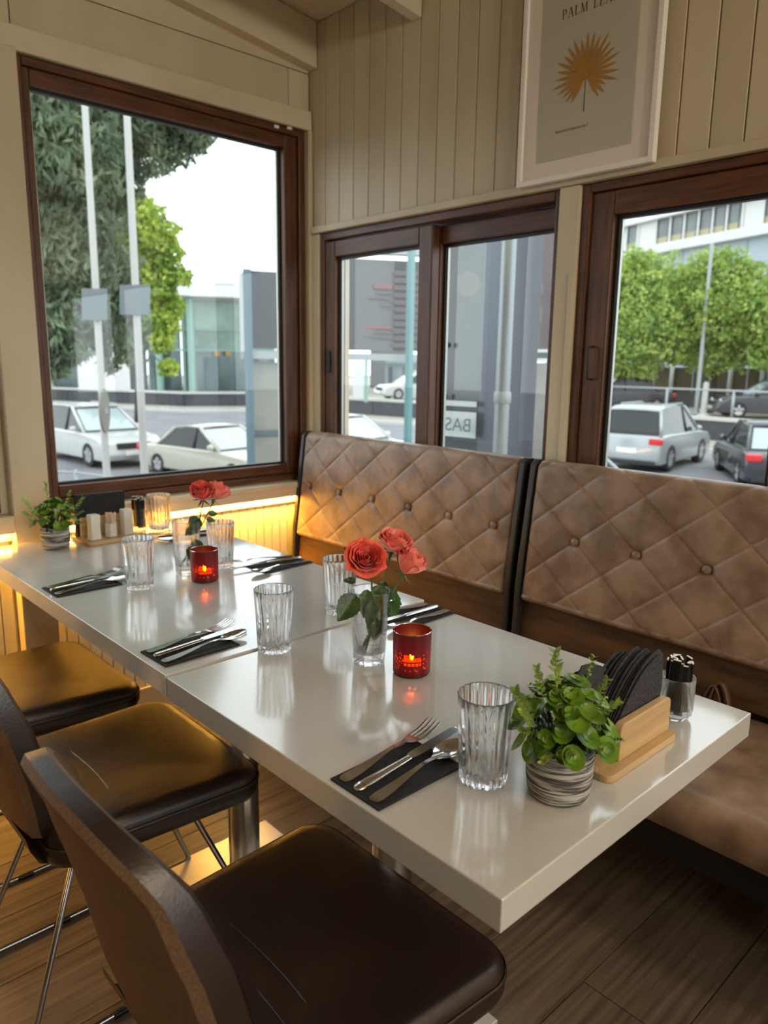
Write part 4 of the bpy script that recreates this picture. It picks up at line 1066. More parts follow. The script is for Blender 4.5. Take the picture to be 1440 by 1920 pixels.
# cars --------------------------------------------------------------
def car(label, x, y, z, rz, L, W, H, kind, paint, wm=None):
    t = thing('car', label, 'car', (x, y, z), rz)
    zb = .20 * H / 1.5; belt = H * (.60 if kind != 'suv' else .58); l = L / 2
    # lower body side profile, front at +x
    if kind == 'suv': pr = [(-l, zb + .12), (-l + .02, belt * .82), (-l + .10, belt * .99), (-l + .5, belt * 1.02), (l - 1.25, belt), (l - .35, belt * .90), (l - .06, belt * .74), (l, zb + .15), (l - .1, zb), (-l + .1, zb)]
    else: pr = [(-l, zb + .15), (-l + .03, belt * .88), (-l + .15, belt * .98), (-l + .9, belt * 1.01), (l - 1.45, belt), (l - .40, belt * .86), (l - .06, belt * .68), (l, zb + .12), (l - .1, zb), (-l + .1, zb)]
    cx, cz = 0, (zb + belt) / 2; ys = [(-.5, .955), (-.485, .985), (-.45, 1), (0, 1), (.45, 1), (.485, .985), (.5, .955)]
    B().rings([[(cx + (a - cx) * k, yy * W, cz + (c - cz) * k) for a, c in pr] for yy, k in ys]).build('body', paint, t, smooth=True, bevel=.03)
    if kind == 'suv': gh = [(-l + .12, belt - .03), (-l + .42, H * .93), (-l + .75, H * .985), (-l + 1.8, H), (l - 2.1, H * .975), (l - 1.15, belt - .03)]
    elif kind == 'wagon': gh = [(-l + .25, belt - .03), (-l + .9, H * .95), (-l + 1.6, H), (l - 2.2, H * .98), (l - 1.3, belt - .03)]
    else: gh = [(-l + .75, belt - .03), (-l + 1.35, H * .95), (-l + 1.8, H), (l - 2.2, H * .985), (l - 1.35, belt - .03)]
    Wt = W * .5
    def yw(c): return Wt * (.93 - .20 * max(0, (c - belt)) / (H - belt))
    B().rings([[(a, s_ * yw(c) * k, c) for a, c in gh] for s_, k in ((-1, 1.0), (-.97, 1.0), (.97, 1.0), (1, 1.0))]).build('windows', M_cglass, t, smooth=False)
    # windscreen and rear window panels, roof and pillars
    f0, f1 = Vector((gh[-1][0], 0, gh[-1][1])), Vector((gh[-2][0], 0, gh[-2][1]))
    def panel(p, q, nm, mt, m0, m1, off):
        d = q - p; nrm = Vector((d.z, 0, -d.x)).normalized()
        if nrm.x * (1 if p.x > 0 else -1) < 0: nrm = -nrm
        a, c = p + d * m0 + nrm * off, p + d * m1 + nrm * off
        ya, yc = yw(a.z) * .90, yw(c.z) * .90
        B().add([(a.x, -ya, a.z), (a.x, ya, a.z), (c.x, yc, c.z), (c.x, -yc, c.z)], [(0, 1, 2, 3)]).build(nm, mt, t, solid=.01)
    panel(f0, f1, 'windscreen', M_cglassl, .10, .93, .012)
    panel(Vector((gh[0][0], 0, gh[0][1])), Vector((gh[1][0], 0, gh[1][1])), 'rear_window', M_cglass if paint is not M_card else M_cglassl, .12, .92, .012)
    rf = [(gh[1][0], gh[1][1]), (gh[2][0], gh[2][1])] + ([(gh[3][0], gh[3][1])] if len(gh) == 6 else []) + [(gh[-2][0], gh[-2][1])]
    R_ = [[(a, u * yw(c) * 1.01, c + .012 + .02 * (1 - u * u)) for u in (-1, -.8, -.4, 0, .4, .8, 1)] for a, c in rf]
    B().grid(R_).build('roof', paint, t, smooth=2, solid=.03)
    for s_ in (-1, 1):
        for p, q in ((gh[0], gh[1]), (gh[-1], gh[-2])):
            B().tube([(p[0], s_ * yw(p[1]), p[1]), (q[0], s_ * yw(q[1]), q[1] + .01)], .045, 6).build('pillar', paint, t, smooth=2)
        xm = -.05; B().tube([(xm, s_ * yw(belt), belt), (xm - .03, s_ * yw(H), H * .99)], .035, 6).build('pillar', M_trimb, t, smooth=2)
        B().lathe([(.001, -.07), (.07, -.05), (.09, 0), (.07, .06), (.001, .08)], 10, (l - 1.55, s_ * (Wt + .05), belt + .08)).build('mirror', paint, t, smooth=True)
        r = .33 * H / 1.55
        for xw in (-l + .85, l - .88):
            M_ = Matrix.Translation((xw, s_ * (Wt - .10), r)) @ Matrix.Rotation(PI / 2, 4, 'X')
            wl__ = B().lathe([(r * .62, -.11), (r * .95, -.11), (r, -.08), (r, .08), (r * .95, .11), (r * .62, .11)], 28, M=M_, closed=True).build('wheel', M_tyre, t, smooth=True)
            rb = B().lathe([(r * .64, -.10), (r * .64, .10)], 20, M=M_)
            for k in range(5):
                a = 2 * PI * k / 5; rb.box(-.035, .035, .04, r * .62, -.112, .112, M=M_ @ Matrix.Rotation(a, 4, 'Z'))
            rb.build('rim', M_rim, wl__)
        B().lathe([(.001, -.02), (.13, 0), (.12, .03), (.001, .05)], 12, M=Matrix.Translation((l - .22, s_ * W * .36, belt * .74)) @ Matrix.Rotation(PI / 2, 4, 'Y') @ Matrix.Scale(.7, 4, (1, 0, 0)) @ Matrix.Scale(1.5, 4, (0, 1, 0))).build('headlamp', M_head, t, smooth=True)
        zt_ = belt * .86
        B().box(-l - .012, -l + .16, s_ * W * .5 - .34 * (s_ > 0), s_ * W * .5 + .34 * (s_ < 0), zt_ - .10, zt_ + .07).build('tail_lamp', M_tail, t, bevel=.03)
    B().box(-l - .015, -l + .02, -.27, .27, zb + .30, zb + .42).build('number_plate', M_plate, t)
    B().box(l - .03, l + .012, -.27, .27, zb + .14, zb + .25).build('number_plate', M_plate, t)
    B().box(l - .10, l + .004, -W * .28, W * .28, zb + .30, zb + .46).build('grille', M_trimb, t, bevel=.02)
    B().box(-l - .005, -l + .1, -W * .42, W * .42, zb - .02, zb + .10).build('rear_bumper_trim', M_trimb, t, bevel=.02)
    if kind == 'suv':
        for s_ in (-1, 1): B().tube([(-l + .8, s_ * Wt * .62, H * .99), (-l + .95, s_ * Wt * .62, H + .05), (.2, s_ * Wt * .62, H + .05), (.35, s_ * Wt * .62, H)], .02, 6).build('roof_rail', M_gal, t, smooth=2)
    return t
def carat(label, px, D, z, head, L, W, H, kind, paint):
    p = at(px, 700, D); return car(label, p.x, p.y, z, math.radians(head), L, W, H, kind, paint)
carat('white suv parked facing the window, leftmost car outside', 172, 22.6, G0, -86, 4.4, 1.75, 1.52, 'suv', M_carw)
carat('cream white saloon car parked beside the grey sign structure', 408, 18.8, G0, -80, 4.5, 1.65, 1.22, 'saloon', M_carc)
carat('silver hatchback suv seen from behind through the right window', 1240, 23.2, G0, 8, 4.45, 1.85, 1.74, 'suv', M_cars)
carat('dark grey car seen from behind at the right edge of the right window', 1450, 21.5, G0, 33, 4.4, 1.75, 1.50, 'wagon', M_card)
carat('dark grey fastback parked on the terrace, left behind the silver suv', 1160, 36.0, tz, 140, 4.7, 1.8, 1.48, 'saloon', M_card)
carat('dark silver saloon on the terrace behind, right of the white bollard', 1452, 34.5, tz, 128, 4.7, 1.8, 1.50, 'saloon', M_card)
carat('small white car on the terrace seen through the sliding window', 775, 43.0, tz, 158, 4.2, 1.7, 1.48, 'suv', M_carw)
carat('white car whose pale roof shows just above the far banquette', 655, 19.8, G0, -80, 4.3, 1.7, 1.40, 'saloon', M_carw)
carat('pale silver car whose roof shows just above the near banquette', 1085, 14.2, G0, 10, 4.3, 1.75, 1.15, 'saloon', M_cars)
# trees -------------------------------------------------------------
def leafcloud(b, blobs, n, size, droop=0.0, aspect=1.0):
    vol = np.array([bb[3] ** 2 for bb in blobs]); pick = rng.choice(len(blobs), n, p=vol / vol.sum())
    c = np.array([(bb[0], bb[1], bb[2]) for bb in blobs])[pick]; r = np.array([bb[3] for bb in blobs])[pick]; sz = np.array([bb[4] if len(bb) > 4 else 1 for bb in blobs])[pick]
    d = rng.normal(size=(n, 3)); d /= np.linalg.norm(d, axis=1)[:, None]; rad = r * (rng.random(n) ** .30)
    # lumpy
    lump = 1 + .16 * np.sin(d[:, 0] * 7 + c[:, 0] * 3) * np.sin(d[:, 1] * 6 + c[:, 2] * 2) + .12 * np.sin(d[:, 2] * 9)
    p = c + d * (rad * lump)[:, None] * np.stack([np.ones(n), np.ones(n), sz], 1)
    a = rng.normal(size=(n, 3)); a[:, 2] -= droop * 2; a /= np.linalg.norm(a, axis=1)[:, None]
    e = np.cross(a, rng.normal(size=(n, 3))); e /= np.linalg.norm(e, axis=1)[:, None]
    s = size * (0.6 + .8 * rng.random(n))[:, None]; a = a * s * aspect; e = e * s
    V = np.stack([p - a * .5, p + e * .32, p + a * .5, p - e * .32], 1).reshape(-1, 3)
    b.add(V.tolist(), [(4 * i, 4 * i + 1, 4 * i + 2, 4 * i + 3) for i in range(n)])
def tree(label, px, D, z, blobs, n, size, lm, trunk_r, trunk_top, droop=0, aspect=1, extra=None, nm='tree', grp=None):
    p0 = at(px, 700, D); t = thing(nm, label, 'tree', (p0.x, p0.y, z), group=grp)
    BB = []
    for (qx, qy, dd, r, *k) in blobs:
        q = at(qx, qy, D + dd); BB.append((q.x, q.y, q.z, r, *(k or [1])))
    b = B(); leafcloud(b, BB, n, size, droop, aspect); o = b.build('foliage', lm, t, world=True, fix=False); o['kind'] = 'stuff'
    tb_ = B().tube([(p0.x, p0.y, z), (p0.x + .1, p0.y, z + trunk_top * .4), (p0.x, p0.y + .1, z + trunk_top)], trunk_r, 10, taper=[1.2, 1, .5])
    for bb in BB[:: max(1, len(BB) // 10)]:
        tb_.tube([(p0.x, p0.y, z + trunk_top * .45), ((p0.x + bb[0]) / 2, (p0.y + bb[1]) / 2, (z + trunk_top * .6 + bb[2]) / 2 + .2), (bb[0], bb[1], bb[2])], trunk_r * .35, 6, taper=[1, .7, .3])
    tb_.build('trunk', M_bark, t, world=True, smooth=2)
    return t
# large conifer left: drooping boughs
con = [(60, 150, 0, 1.1), (130, 170, -.5, 1.0), (60, 260, -.4, 1.2), (120, 290, -1, .9), (70, 360, .3, 1.2), (190, 200, .2, 1.0), (230, 150, 0, .9), (290, 200, .3, .75), (345, 225, .4, .55), (370, 262, .4, .28), (385, 238, .5, .24), (330, 275, .3, .40), (265, 280, .3, .55), (230, 330, .2, .45), (290, 140, 0, .9),
       (200, 380, .5, .55), (100, 440, -.6, 1.0), (60, 520, -.4, 1.1), (130, 540, -.2, .75), (170, 470, .4, .6), (80, 620, -.6, .75), (120, 650, -.3, .38), (150, 610, .1, .4), (90, 680, -.4, .35), (185, 560, .6, .5), (215, 620, .8, .45), (235, 560, .8, .42), (205, 680, .9, .22), (240, 665, .9, .2), (210, 500, .6, .5), (60, 20, 0, 1.4), (200, 60, 0, 1.3), (-60, 200, 0, 1.6), (-60, 420, 0, 1.5), (-40, 600, 0, 1.1)]
tree('large dark conifer with drooping boughs filling the left of the big window', -90, 14.5, G0, con, 90000, .078, M_lcon, .20, 8.0, droop=.6, aspect=2.4, nm='conifer_tree')
yg = [(285, 440, 0, .85), (262, 410, 0, .7), (310, 480, 0, .6), (290, 530, .2, .8), (325, 575, 0, .38), (310, 600, 0, .5), (255, 470, .4, 1.0), (230, 430, .5, 1.0), (200, 470, .6, 1.0), (345, 520, -.2, .3), (300, 640, 0, .45), (315, 690, 0, .32), (280, 600, .5, .9), (210, 560, .8, 1.2), (170, 420, .5, 1.0)]
tree('yellow-green deciduous tree behind the conifer, left of the showroom', 255, 26.0, G0, yg, 22000, .17, M_lyg, .15, 5.0)
gA = [(1130, 600, 0, 1.5), (1150, 540, 0, 1.2), (1190, 520, .3, 1.0), (1230, 540, 0, 1.2), (1200, 610, -.6, 1.5), (1240, 640, 0, 1.1), (1170, 680, -.4, .8), (1210, 690, -.4, .5), (1100, 540, 0, 1.3), (1270, 560, .3, 1.0), (1190, 500, 0, .5), (1120, 660, 0, 1.0)]
gB = [(1330, 520, 0, 1.0), (1370, 510, 0, .8), (1300, 570, 0, 1.3), (1350, 580, -.6, 1.4), (1400, 560, 0, 1.2), (1290, 640, -.3, 1.0), (1340, 650, -.3, 1.1), (1385, 520, 0, .55), (1400, 640, 0, 1.1), (1420, 600, 0, .9), (1325, 500, 0, .4)]
gC = [(1450, 590, 0, 1.1), (1470, 640, 0, 1.2), (1500, 560, 0, 1.5), (1440, 660, 0, .7), (1540, 620, 0, 1.6)]
S_ = 1.2
for L_ in (gA, gB, gC):
    for i_, v_ in enumerate(L_): L_[i_] = (v_[0], v_[1], v_[2], v_[3] * S_)
tree('bright green street tree at the left edge of the right window', 1165, 36.2, tz, gA, 24000, .18, M_lg, .12, 4.6, nm='street_tree', grp='street trees across the road')
tree('bright green street tree in the middle of the right window', 1338, 36.6, tz, gB, 24000, .18, M_lg, .14, 4.8, nm='street_tree', grp='street trees across the road')
tree('green street tree cut by the right edge of the photograph', 1480, 35.2, tz, gC, 14000, .18, M_lg, .14, 4.0, nm='street_tree', grp='street trees across the road')
# flag poles, signs ------------------------------------------------------
def pole(label, px, D, r, h, z=G0, nm='flag_pole', m_=M_pole):
    p = at(px, 700, D); t = thing(nm, label, 'pole', (p.x, p.y, z))
    B().lathe([(r * 1.1, 0), (r, h * .3), (r * .8, h), (r * .3, h + .05)], 16).build('shaft', m_, t, smooth=True)
    B().lathe([(r * 2.2, 0), (r * 2.2, .04), (r * 1.2, .12)], 16).build('foot', m_, t, smooth=True); return t
p1 = pole('white flag pole in front of the conifer, carrying a round road sign', 189, 9.3, .042, 5.6)
p2 = pole('tall white flag pole right of the first, reaching into the conifer', 262, 9.6, .046, 6.3)
q = at(196, 770, 9.15); t = thing('road_sign', 'round road sign seen almost edge-on on the left flag pole', 'sign', q)
B().lathe([(.001, -.012), (.25, -.012), (.26, 0), (.25, .012), (.001, .012)], 28, M=Matrix.Rotation(math.radians(56), 4, 'Z') @ Matrix.Rotation(PI / 2, 4, 'X') ).build('plate', mat('brown_sign_back', (120, 116, 104), .5), t, smooth=True)
B().box(-.02, .02, -.045, .0, -.03, .03).build('clamp', M_gal, t)
def plate(label, px0, px1, py0, py1, D, mt, nm='reflection_panel', cat='sign'):
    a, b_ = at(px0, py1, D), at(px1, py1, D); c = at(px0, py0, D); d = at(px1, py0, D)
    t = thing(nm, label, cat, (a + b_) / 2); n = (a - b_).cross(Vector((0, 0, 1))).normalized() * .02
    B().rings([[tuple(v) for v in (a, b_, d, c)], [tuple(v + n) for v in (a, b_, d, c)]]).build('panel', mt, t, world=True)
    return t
M_sheet = mat('pale_blue_grey_sheet', (112, 120, 124), .6)  # pale panels added outdoors in place of reflections in the window glass
plate('pale grey panel standing in for a window reflection, at the left flag pole', 153, 201, 541, 600, 9.22, M_sheet)
plate('pale grey panel standing in for a window reflection, behind the tall flag pole', 224, 281, 534, 590, 9.54, M_sheet)
# street railing near the building
t = thing('street_railing', 'low grey railing along the footpath below the big window', 'railing', gp(180, 12.5, G0))
RL = [gp(px, D, G0) for px, D in ((-60, 15.0), (60, 14.0), (129, 13.6), (187, 13.0), (253, 12.4), (330, 12.0), (420, 11.6))]
for p in RL: B().tube([p, p + Vector((0, 0, .95))], .035, 8).build('post', M_gal, t, world=True, smooth=2)
B().tube([p + Vector((0, 0, .90)) for p in RL], .022, 8).build('rail', M_gal, t, world=True, smooth=2)
B().tube([p + Vector((0, 0, .45)) for p in RL], .016, 8).build('rail', M_gal, t, world=True, smooth=2)
o = strip([gp(px, D, 0) for px, D in ((-60, 15.4), (129, 14.0), (253, 12.9), (420, 12.0))], 0, 1.2, G0, G0 + .03).build('grass_verge', M_grass); tag(o, 'narrow grass verge behind the street railing', 'grass', kind='stuff')
# glass showroom ----------------------------------------------------------
FP = [gp(40, 60), gp(343, 51.5), gp(463, 52), gp(640, 46.5)]
sh = thing('showroom_building', 'glass showroom with a white roof and pale green columns across the street', 'building', (FP[1].x, FP[1].y, tz))
def zat(px, py, D): return at(px, py, D).z
ztp = zat(340, 562, 51.5)
for a, c in zip(FP[:-1], FP[1:]):
    n = max(1, int((c - a).length / 2.6))
    for k in range(n):
        p, q = a.lerp(c, k / n), a.lerp(c, (k + .97) / n)
        strip([p, q], 0, .1, tz, tz + 2.6).build('glass_panel', M_facade2, sh, world=True)
        strip([p, q], 0, .1, tz + 2.65, ztp - 1.9).build('glass_panel', M_facade, sh, world=True)
        strip([p, q], 0, .1, ztp - 1.85, ztp).build('glass_panel', M_facade, sh, world=True)
        strip([p, p.lerp(q, .045)], -.12, .0, tz, ztp).build('mullion', M_mull, sh, world=True)
    strip([a, c], -.10, .0, tz + 2.58, tz + 2.70).build('transom', M_mull, sh, world=True)
    strip([a, c], -.10, .0, ztp - 1.9, ztp - 1.8).build('transom', M_mull, sh, world=True)
for px, D in ((361, 50.4), (300, 52)):
    p = gp(px, D); B().lathe([(.26, 0), (.26, ztp - tz)], 14, (p.x, p.y, tz)).build('column', M_mull, sh, world=True, smooth=True)
strip(FP, -2.2, 12, ztp + .1, zat(340, 531, 49.5)).build('roof_slab', M_roofw, sh, world=True)
strip([gp(385, 56), gp(455, 56)], 0, 6, zat(400, 531, 56), zat(400, 522, 56)).build('roof_unit', M_roofw, sh, world=True)
a, c = gp(146, 55.3), gp(243, 52.8)
strip([a, c], -.9, -.3, tz, zat(200, 668, 54)).build('white_wall', M_wpan, sh, world=True)
strip([gp(385, 51.6), gp(412, 51.6)], -.35, -.2, tz, tz + 2.2).build('entrance_door', M_facade2, sh, world=True)
for px in (403, 424):
    strip([gp(px, 51.4), gp(px + 10, 51.4)], -.3, -.2, zat(px, 667, 51), zat(px, 659, 51)).build('gold_sign', M_gold, sh, world=True)
# long building on the right ------------------------------------------------
PA, PB = gp(1155, 60.0), gp(1440, 50.5); Ld = (PB - PA)
def on_line(px):
    v = gp(px, 10) - Vector((CP.x, CP.y, 0)); c = Vector((CP.x, CP.y, 0)); # intersect ray with line PA-PB
    A = np.array([[v.x, -Ld.x], [v.y, -Ld.y]]); r = np.linalg.solve(A, np.array([PA.x - c.x, PA.y - c.y])); return PA + Ld * float(r[1])
def zl(px, py): p = on_line(px); return at(px, py, math.hypot(p.x - CP.x, p.y - CP.y)).z
lb = thing('office_building', 'long white building with ribbon windows and pale blue cladding, right window', 'building', (PA.x, PA.y, tz))
z_ledge0, z_ledge1 = zl(1300, 462), zl(1300, 448); z_w0, z_w1, z_top = zl(1300, 442), zl(1300, 392), zl(1300, 380)
EA, EB = on_line(1020), on_line(1600)
def bstrip(a, c, o0, o1, z0, z1, nm, mt): return strip([a, c], o0, o1, z0, z1).build(nm, mt, lb, world=True)
px = 1030; 
while px < 1590:
    a, c = on_line(px), on_line(px + 57); bstrip(a, c, .0, .3, tz, (tz + z_ledge0) / 2 - .03, 'cladding_panel', M_blue); bstrip(a, c, .0, .3, (tz + z_ledge0) / 2, z_ledge0, 'cladding_panel', M_blue); px += 58
bstrip(EA, EB, .35, 12, tz, z_top + 1.2, 'core_wall', M_wpan)
bstrip(EA, EB, -.7, .3, z_ledge0, z_ledge1, 'ledge', M_wpan); bstrip(EA, EB, -.25, .3, z_ledge1, z_w0, 'sill_band', M_wpan); bstrip(EA, EB, -.6, .3, z_w1, z_w1 + .35, 'top_band', M_wpan); bstrip(EA, EB, -.2, .3, z_w1 + .35, z_top + 2, 'parapet', M_wpan)
cells = [(1157, 1175, 1)] + [(1178, 1207, 0)] + [(1210 + 25.2 * k, 1210 + 25.2 * k + 19.5, 1) for k in range(6)] + [(1364, 1398, 0), (1401, 1424, 1), (1431, 1455, 1), (1461, 1487, 1), (1100, 1117, 1), (1125, 1142, 1)]
for (a_, c_, wn) in cells:
    a, c = on_line(a_), on_line(c_)
    if wn:
        f = bstrip(a, c, .12, .3, z_w0 + (z_w1 - z_w0) * .28, z_w1, 'window_pane', M_rwin); bstrip(a, c, .10, .3, z_w0, z_w0 + (z_w1 - z_w0) * .27, 'blind', M_blind)
    else: bstrip(a, c, .02, .3, z_w0, z_w1, 'white_panel', M_wpan)
xs_ = sorted([c[0] for c in cells] + [c[1] for c in cells])
for (a_, c_, wn) in cells:
    a, c = on_line(a_ - 4), on_line(a_); bstrip(a, c, -.05, .3, z_w0, z_w1, 'mullion', M_wpan)
# shaded fence under the trees with light posts
t = thing('boundary_fence', 'brown shaded fence with pale posts below the street trees', 'fence', gp(1280, 41, tz))
FL = [gp(980, 48), gp(1160, 43), gp(1300, 41), gp(1440, 38.5), gp(1600, 36)]
for a, c in zip(FL[:-1], FL[1:]):
    n = 4
    for k in range(n): strip([a.lerp(c, k / n), a.lerp(c, (k + .98) / n)], 0, .1, tz + .7, 1.35).build('infill_panel', M_hedge, t, world=True)
strip(FL, -.05, .2, tz, tz + .7).build('plinth', M_stone, t, world=True)
for px, D in ((1163, 42.6), (1210, 42.0), (1260, 41.3), (1371, 39.6), (1430, 38.5), (1090, 44.4), (1490, 37.6)):
    p = gp(px, D); B().tube([(p.x, p.y, tz), (p.x, p.y, 2.0)], .10, 8).build('post', M_pole, t, world=True, smooth=2)
pole('slim grey lamp post rising through the street trees', 1312, 35.0, .09, 7.0, tz, 'lamp_post', M_gal)
o = pole('short white bollard left of the dark silver saloon', 1326, 33.6, .13, 1.35, tz, 'bollard'); 
t = thing('terrace_railing', 'thin grey railing on top of the retaining wall, right window', 'railing', gp(1250, 33.2, tz + .12))
RL = [gp(px, D, tz + .12) for px, D in ((1130, 34.2), (1254, 32.8), (1380, 31.6), (1500, 30.4))]
for p in RL: B().tube([p, p + Vector((0, 0, 1.0))], .05, 8).build('post', M_gal, t, world=True, smooth=2)
B().tube([p + Vector((0, 0, 1.0)) for p in RL], .035, 8).build('rail', M_gal, t, world=True, smooth=2)
# sign structure beside the building ----------------------------------------
D1 = 9.0
t = thing('advertising_board', 'big dark advertising board on teal posts outside, across both windows', 'sign', gp(560, D1, G0))
zb_, zt1 = at(560, 664, D1).z, at(500, 508, D1).z
ca = at(467, 700, D1); cb = at(636, 700, D1 + .25); cc_ = at(800, 700, D1 + .5)
def wall2(a, c, z0, z1, nm, mt, th=.10, off=0.0):
    a = Vector((a.x, a.y, 0)); c = Vector((c.x, c.y, 0)); return strip([a, c], off, off + th, z0, z1).build(nm, mt, t, world=True)
wall2(ca, cb, zb_ + .06, zt1, 'dark_panel', M_signd)
wall2(at(452, 700, D1 + .3), ca, zb_ + .02, zt1 - .01, 'side_panel', M_signl, .06)
wall2(cb, at(665, 700, D1 + .28), zb_ + .06, zt1 + .25, 'dark_panel', M_signd)
sf = wall2(at(663, 700, D1 + .28), at(736, 700, D1 + .4), zb_ + .06, zt1 + .20, 'sign_face', M_signg)
wall2(at(735, 700, D1 + .4), cc_, zb_ + .06, zt1 + .20, 'dark_panel', M_signd)
for k in range(11):
    z = zb_ + .1 + k * .085; wall2(at(736, 700, D1 + .4), cc_, z, z + .055, 'slat', M_letter, .02, -.03)
wall2(at(452, 700, D1 - .02), cc_, zb_ - .06, zb_ + .02, 'lower_beam', M_gal, .16, -.06)
wall2(cb, cc_, zt1 + .26, zt1 + .36, 'upper_beam', M_gal, .16, -.06)
M_redtxt = mat('faded_red_print', (136, 84, 86), .5); M_greytxt = mat('dark_grey_print', (96, 92, 92), .5)
for (x0, x1, yy, h_, mt) in ((700, 732, 536, 8, M_redtxt), (706, 732, 546, 4, M_greytxt), (690, 730, 556, 4, M_greytxt), (715, 732, 570, 4, M_greytxt), (678, 732, 614, 5, M_redtxt), (702, 732, 622, 3, M_greytxt), (680, 732, 632, 4, M_greytxt)):
    z = at(700, yy, D1).z; wall2(at(x0, 700, D1 + .33), at(x1, 700, D1 + .38), z, z + h_ * .0066, 'print_line', mt, .01, -.025)
for px, D in ((640, 8.92), (767, 9.18), (467, 8.9)):
    p = at(px, 700, D); B().box(p.x - .035, p.x + .035, p.y - .035, p.y + .035, G0, zt1 + (.3 if px > 600 else 0)).build('post', M_teal if px > 600 else mat('slate_blue_post', (92, 112, 122), .5), t, world=True)
zr = at(500, 812, D1).z
c2 = at(590, 700, D1 + .2)
t2 = thing('site_hoarding', 'pale grey hoarding panels below the dark board, right side of the big window', 'hoarding', gp(530, D1, G0))
tt = t; t = t2
wall2(at(472, 700, D1 + .05), c2, zr + .03, zb_ - .1, 'upper_panel', M_kiosk, .04); wall2(at(472, 700, D1 + .05), c2, G0, zr - .03, 'lower_panel', M_kiosk, .04)
wall2(at(470, 700, D1 + .03), c2, zr - .03, zr + .03, 'rail', mat('slate_rail', (98, 108, 114), .5), .07, -.02)
q = at(672, 712, 30); t = thing('kiosk_sign', 'white upright sign cabinet seen under the dark board', 'sign', (q.x, q.y, tz))
wall2(at(662, 700, 38.4), at(682, 700, 38.4), tz + .2, at(672, 683, 38.4).z, 'cabinet', M_wpan, .5); wall2(at(683, 700, 38.4), at(690, 700, 38.4), tz, at(672, 668, 38.4).z, 'post', M_mull, .4)
q = at(760, 680, 50); t = thing('far_shed', 'pale blue shed with dark doors far behind the white car', 'building', (q.x, q.y, tz))
wall2(at(722, 700, 52), at(800, 700, 50), tz, at(760, 682, 51).z, 'wall', M_blue, 4); wall2(at(722, 700, 51.6), at(800, 700, 49.6), at(760, 682, 51).z, at(760, 676, 51).z, 'roof_edge', M_mull, 4)
for px in (728, 755, 768): wall2(at(px, 700, 50.9), at(px + 8, 700, 50.7), tz, at(760, 688, 51).z, 'door', M_facade2, .1)
q = at(690, 640, 70); t = thing('grey_block', 'plain grey building behind the kiosk sign', 'building', (q.x, q.y, tz))
wall2(at(694, 700, 62), at(760, 700, 60), tz, at(720, 640, 61).z, 'wall', M_signg, 5)
# tall glass display panel, steel pipe and maroon banner right outside the sliding window
M_dglass = mat('dark_display_glass', (70, 78, 80), 0.10, spec=.8, coat=.5, rgb2=(56, 64, 67), nscale=1.5)
M_mgrey = mat('light_grey_metal_panel', (118, 121, 130), 0.25, metal=.3, rgb2=(100, 104, 114), nscale=1.2, stretch=(1, 1, .2))
t = thing('display_cabinet', 'tall grey glass display cabinet just outside the sliding window', 'cabinet', gp(870, 4.3, G0))
p0, p1_, p2_ = at(824, 700, 4.35), at(902, 700, 4.2), at(1006, 700, 4.05)
wall2(p0, p1_, G0, 3.4, 'display_glass', M_dglass, .06); wall2(p1_.lerp(p2_, -.02), p2_, G0, 3.4, 'metal_panel', M_mgrey, .06)
wall2(p0.lerp(p0, 0), p0.lerp(p1_, .05), G0, 3.4, 'edge_strip', M_signl, .02, -.021)
for (x, yy) in ((841, 647), (835, 744)):
    q = at(x, yy, 4.28); B().lathe([(.001, 0), (.014, 0), (.016, .01), (.001, .016)], 14, M=Matrix.Translation(q) @ Matrix.Rotation(math.atan2(CP.y - q.y, CP.x - q.x), 4, 'Z') @ Matrix.Rotation(PI / 2, 4, 'Y')).build('bolt', M_trimb, t, world=True, smooth=True)
for (y0_, y1_) in ((752, 762), (772, 820)):
    wall2(at(830, 700, 4.30), at(896, 700, 4.17), at(860, y1_, 4.2).z, at(860, y0_, 4.2).z, 'label_band', M_signl, .008, -.012)
q0, q1 = at(829, 812, 4.27), at(896, 812, 4.14); ux = (q1 - q0); ux.z = 0; ux.normalize(); nrm = Vector((-ux.y, ux.x, 0)); cen = (q0 + q1) / 2
cen.z = at(862, 808, 4.2).z
Mt = Matrix(((-ux.x, 0, nrm.x, cen.x - nrm.x * .02), (-ux.y, 0, nrm.y, cen.y - nrm.y * .02), (0, 1, 0, cen.z), (0, 0, 0, 1)))   # mirrored: read from the far side
text_mesh('mirrored_lettering', 'BAS', .105, Mt, mat('grey_lettering', (88, 98, 102), .5), t)
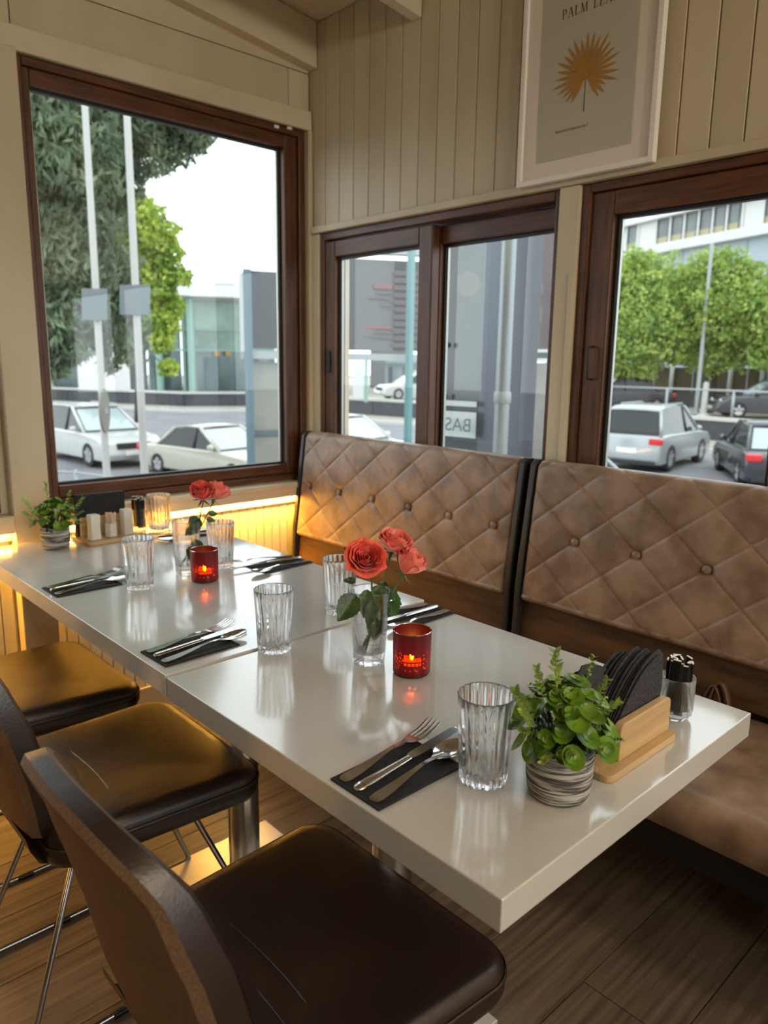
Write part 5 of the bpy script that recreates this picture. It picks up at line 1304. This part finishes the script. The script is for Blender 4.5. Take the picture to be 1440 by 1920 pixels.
q = at(944, 700, 3.95); t3 = thing('steel_pipe', 'pale vertical steel pipe in front of the grey display cabinet', 'pipe', (q.x, q.y, G0))
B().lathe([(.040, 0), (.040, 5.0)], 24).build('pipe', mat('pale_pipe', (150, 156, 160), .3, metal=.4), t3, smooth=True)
for z in (1.0, 2.6, 4.0): B().lathe([(.043, z), (.046, z + .01), (.046, z + .05), (.043, z + .06)], 24, closed=False).build('pipe_clamp', M_gal, t3, smooth=True)
t = thing('maroon_banner', 'dark maroon banner with faded mirrored letters, right part of the sliding window', 'banner', gp(1030, 6.2, G0))
wall2(at(985, 700, 6.3), at(1085, 700, 6.0), at(1015, 655, 6.2).z, 3.6, 'cloth', M_maroon, .03)
wall2(at(985, 700, 6.25), at(1085, 700, 5.95), at(1015, 661, 6.2).z, at(1015, 655, 6.2).z, 'rail', M_signl, .06); wall2(at(985, 700, 6.25), at(1085, 700, 5.95), at(1015, 678, 6.2).z, at(1015, 672, 6.2).z, 'rail', M_signl, .06)
wall2(at(985, 700, 6.28), at(1085, 700, 5.98), at(1015, 672, 6.2).z, at(1015, 661, 6.2).z, 'lower_band', M_anthra, .03)
for px in (990, 1080):
    p = at(px, 700, 6.34); B().box(p.x - .03, p.x + .03, p.y - .03, p.y + .03, G0, 3.6).build('post', M_gal, t, world=True)
ux = at(1085, 700, 6.0) - at(985, 700, 6.3); ux.z = 0; ux.normalize(); nrm = Vector((-ux.y, ux.x, 0))
for ch_, yy in (('O', 558), ('U', 608), ('F', 650)):
    c_ = at(1004, yy, 6.16); Mt = Matrix(((-ux.x, 0, nrm.x, c_.x), (-ux.y, 0, nrm.y, c_.y), (0, 1, 0, c_.z), (0, 0, 0, 1)))
    text_mesh('banner_letter', ch_, .20, Mt, M_letter, t)
t = thing('concrete_wall', 'pale stained concrete wall below the maroon banner', 'wall', gp(1030, 7.0, G0))
wall2(at(960, 700, 7.0), at(1110, 700, 6.6), G0, at(1015, 680, 6.8).z, 'wall', mat('stained_concrete', (150, 144, 138), .8, rgb2=(120, 114, 108), nscale=1.5), .2)
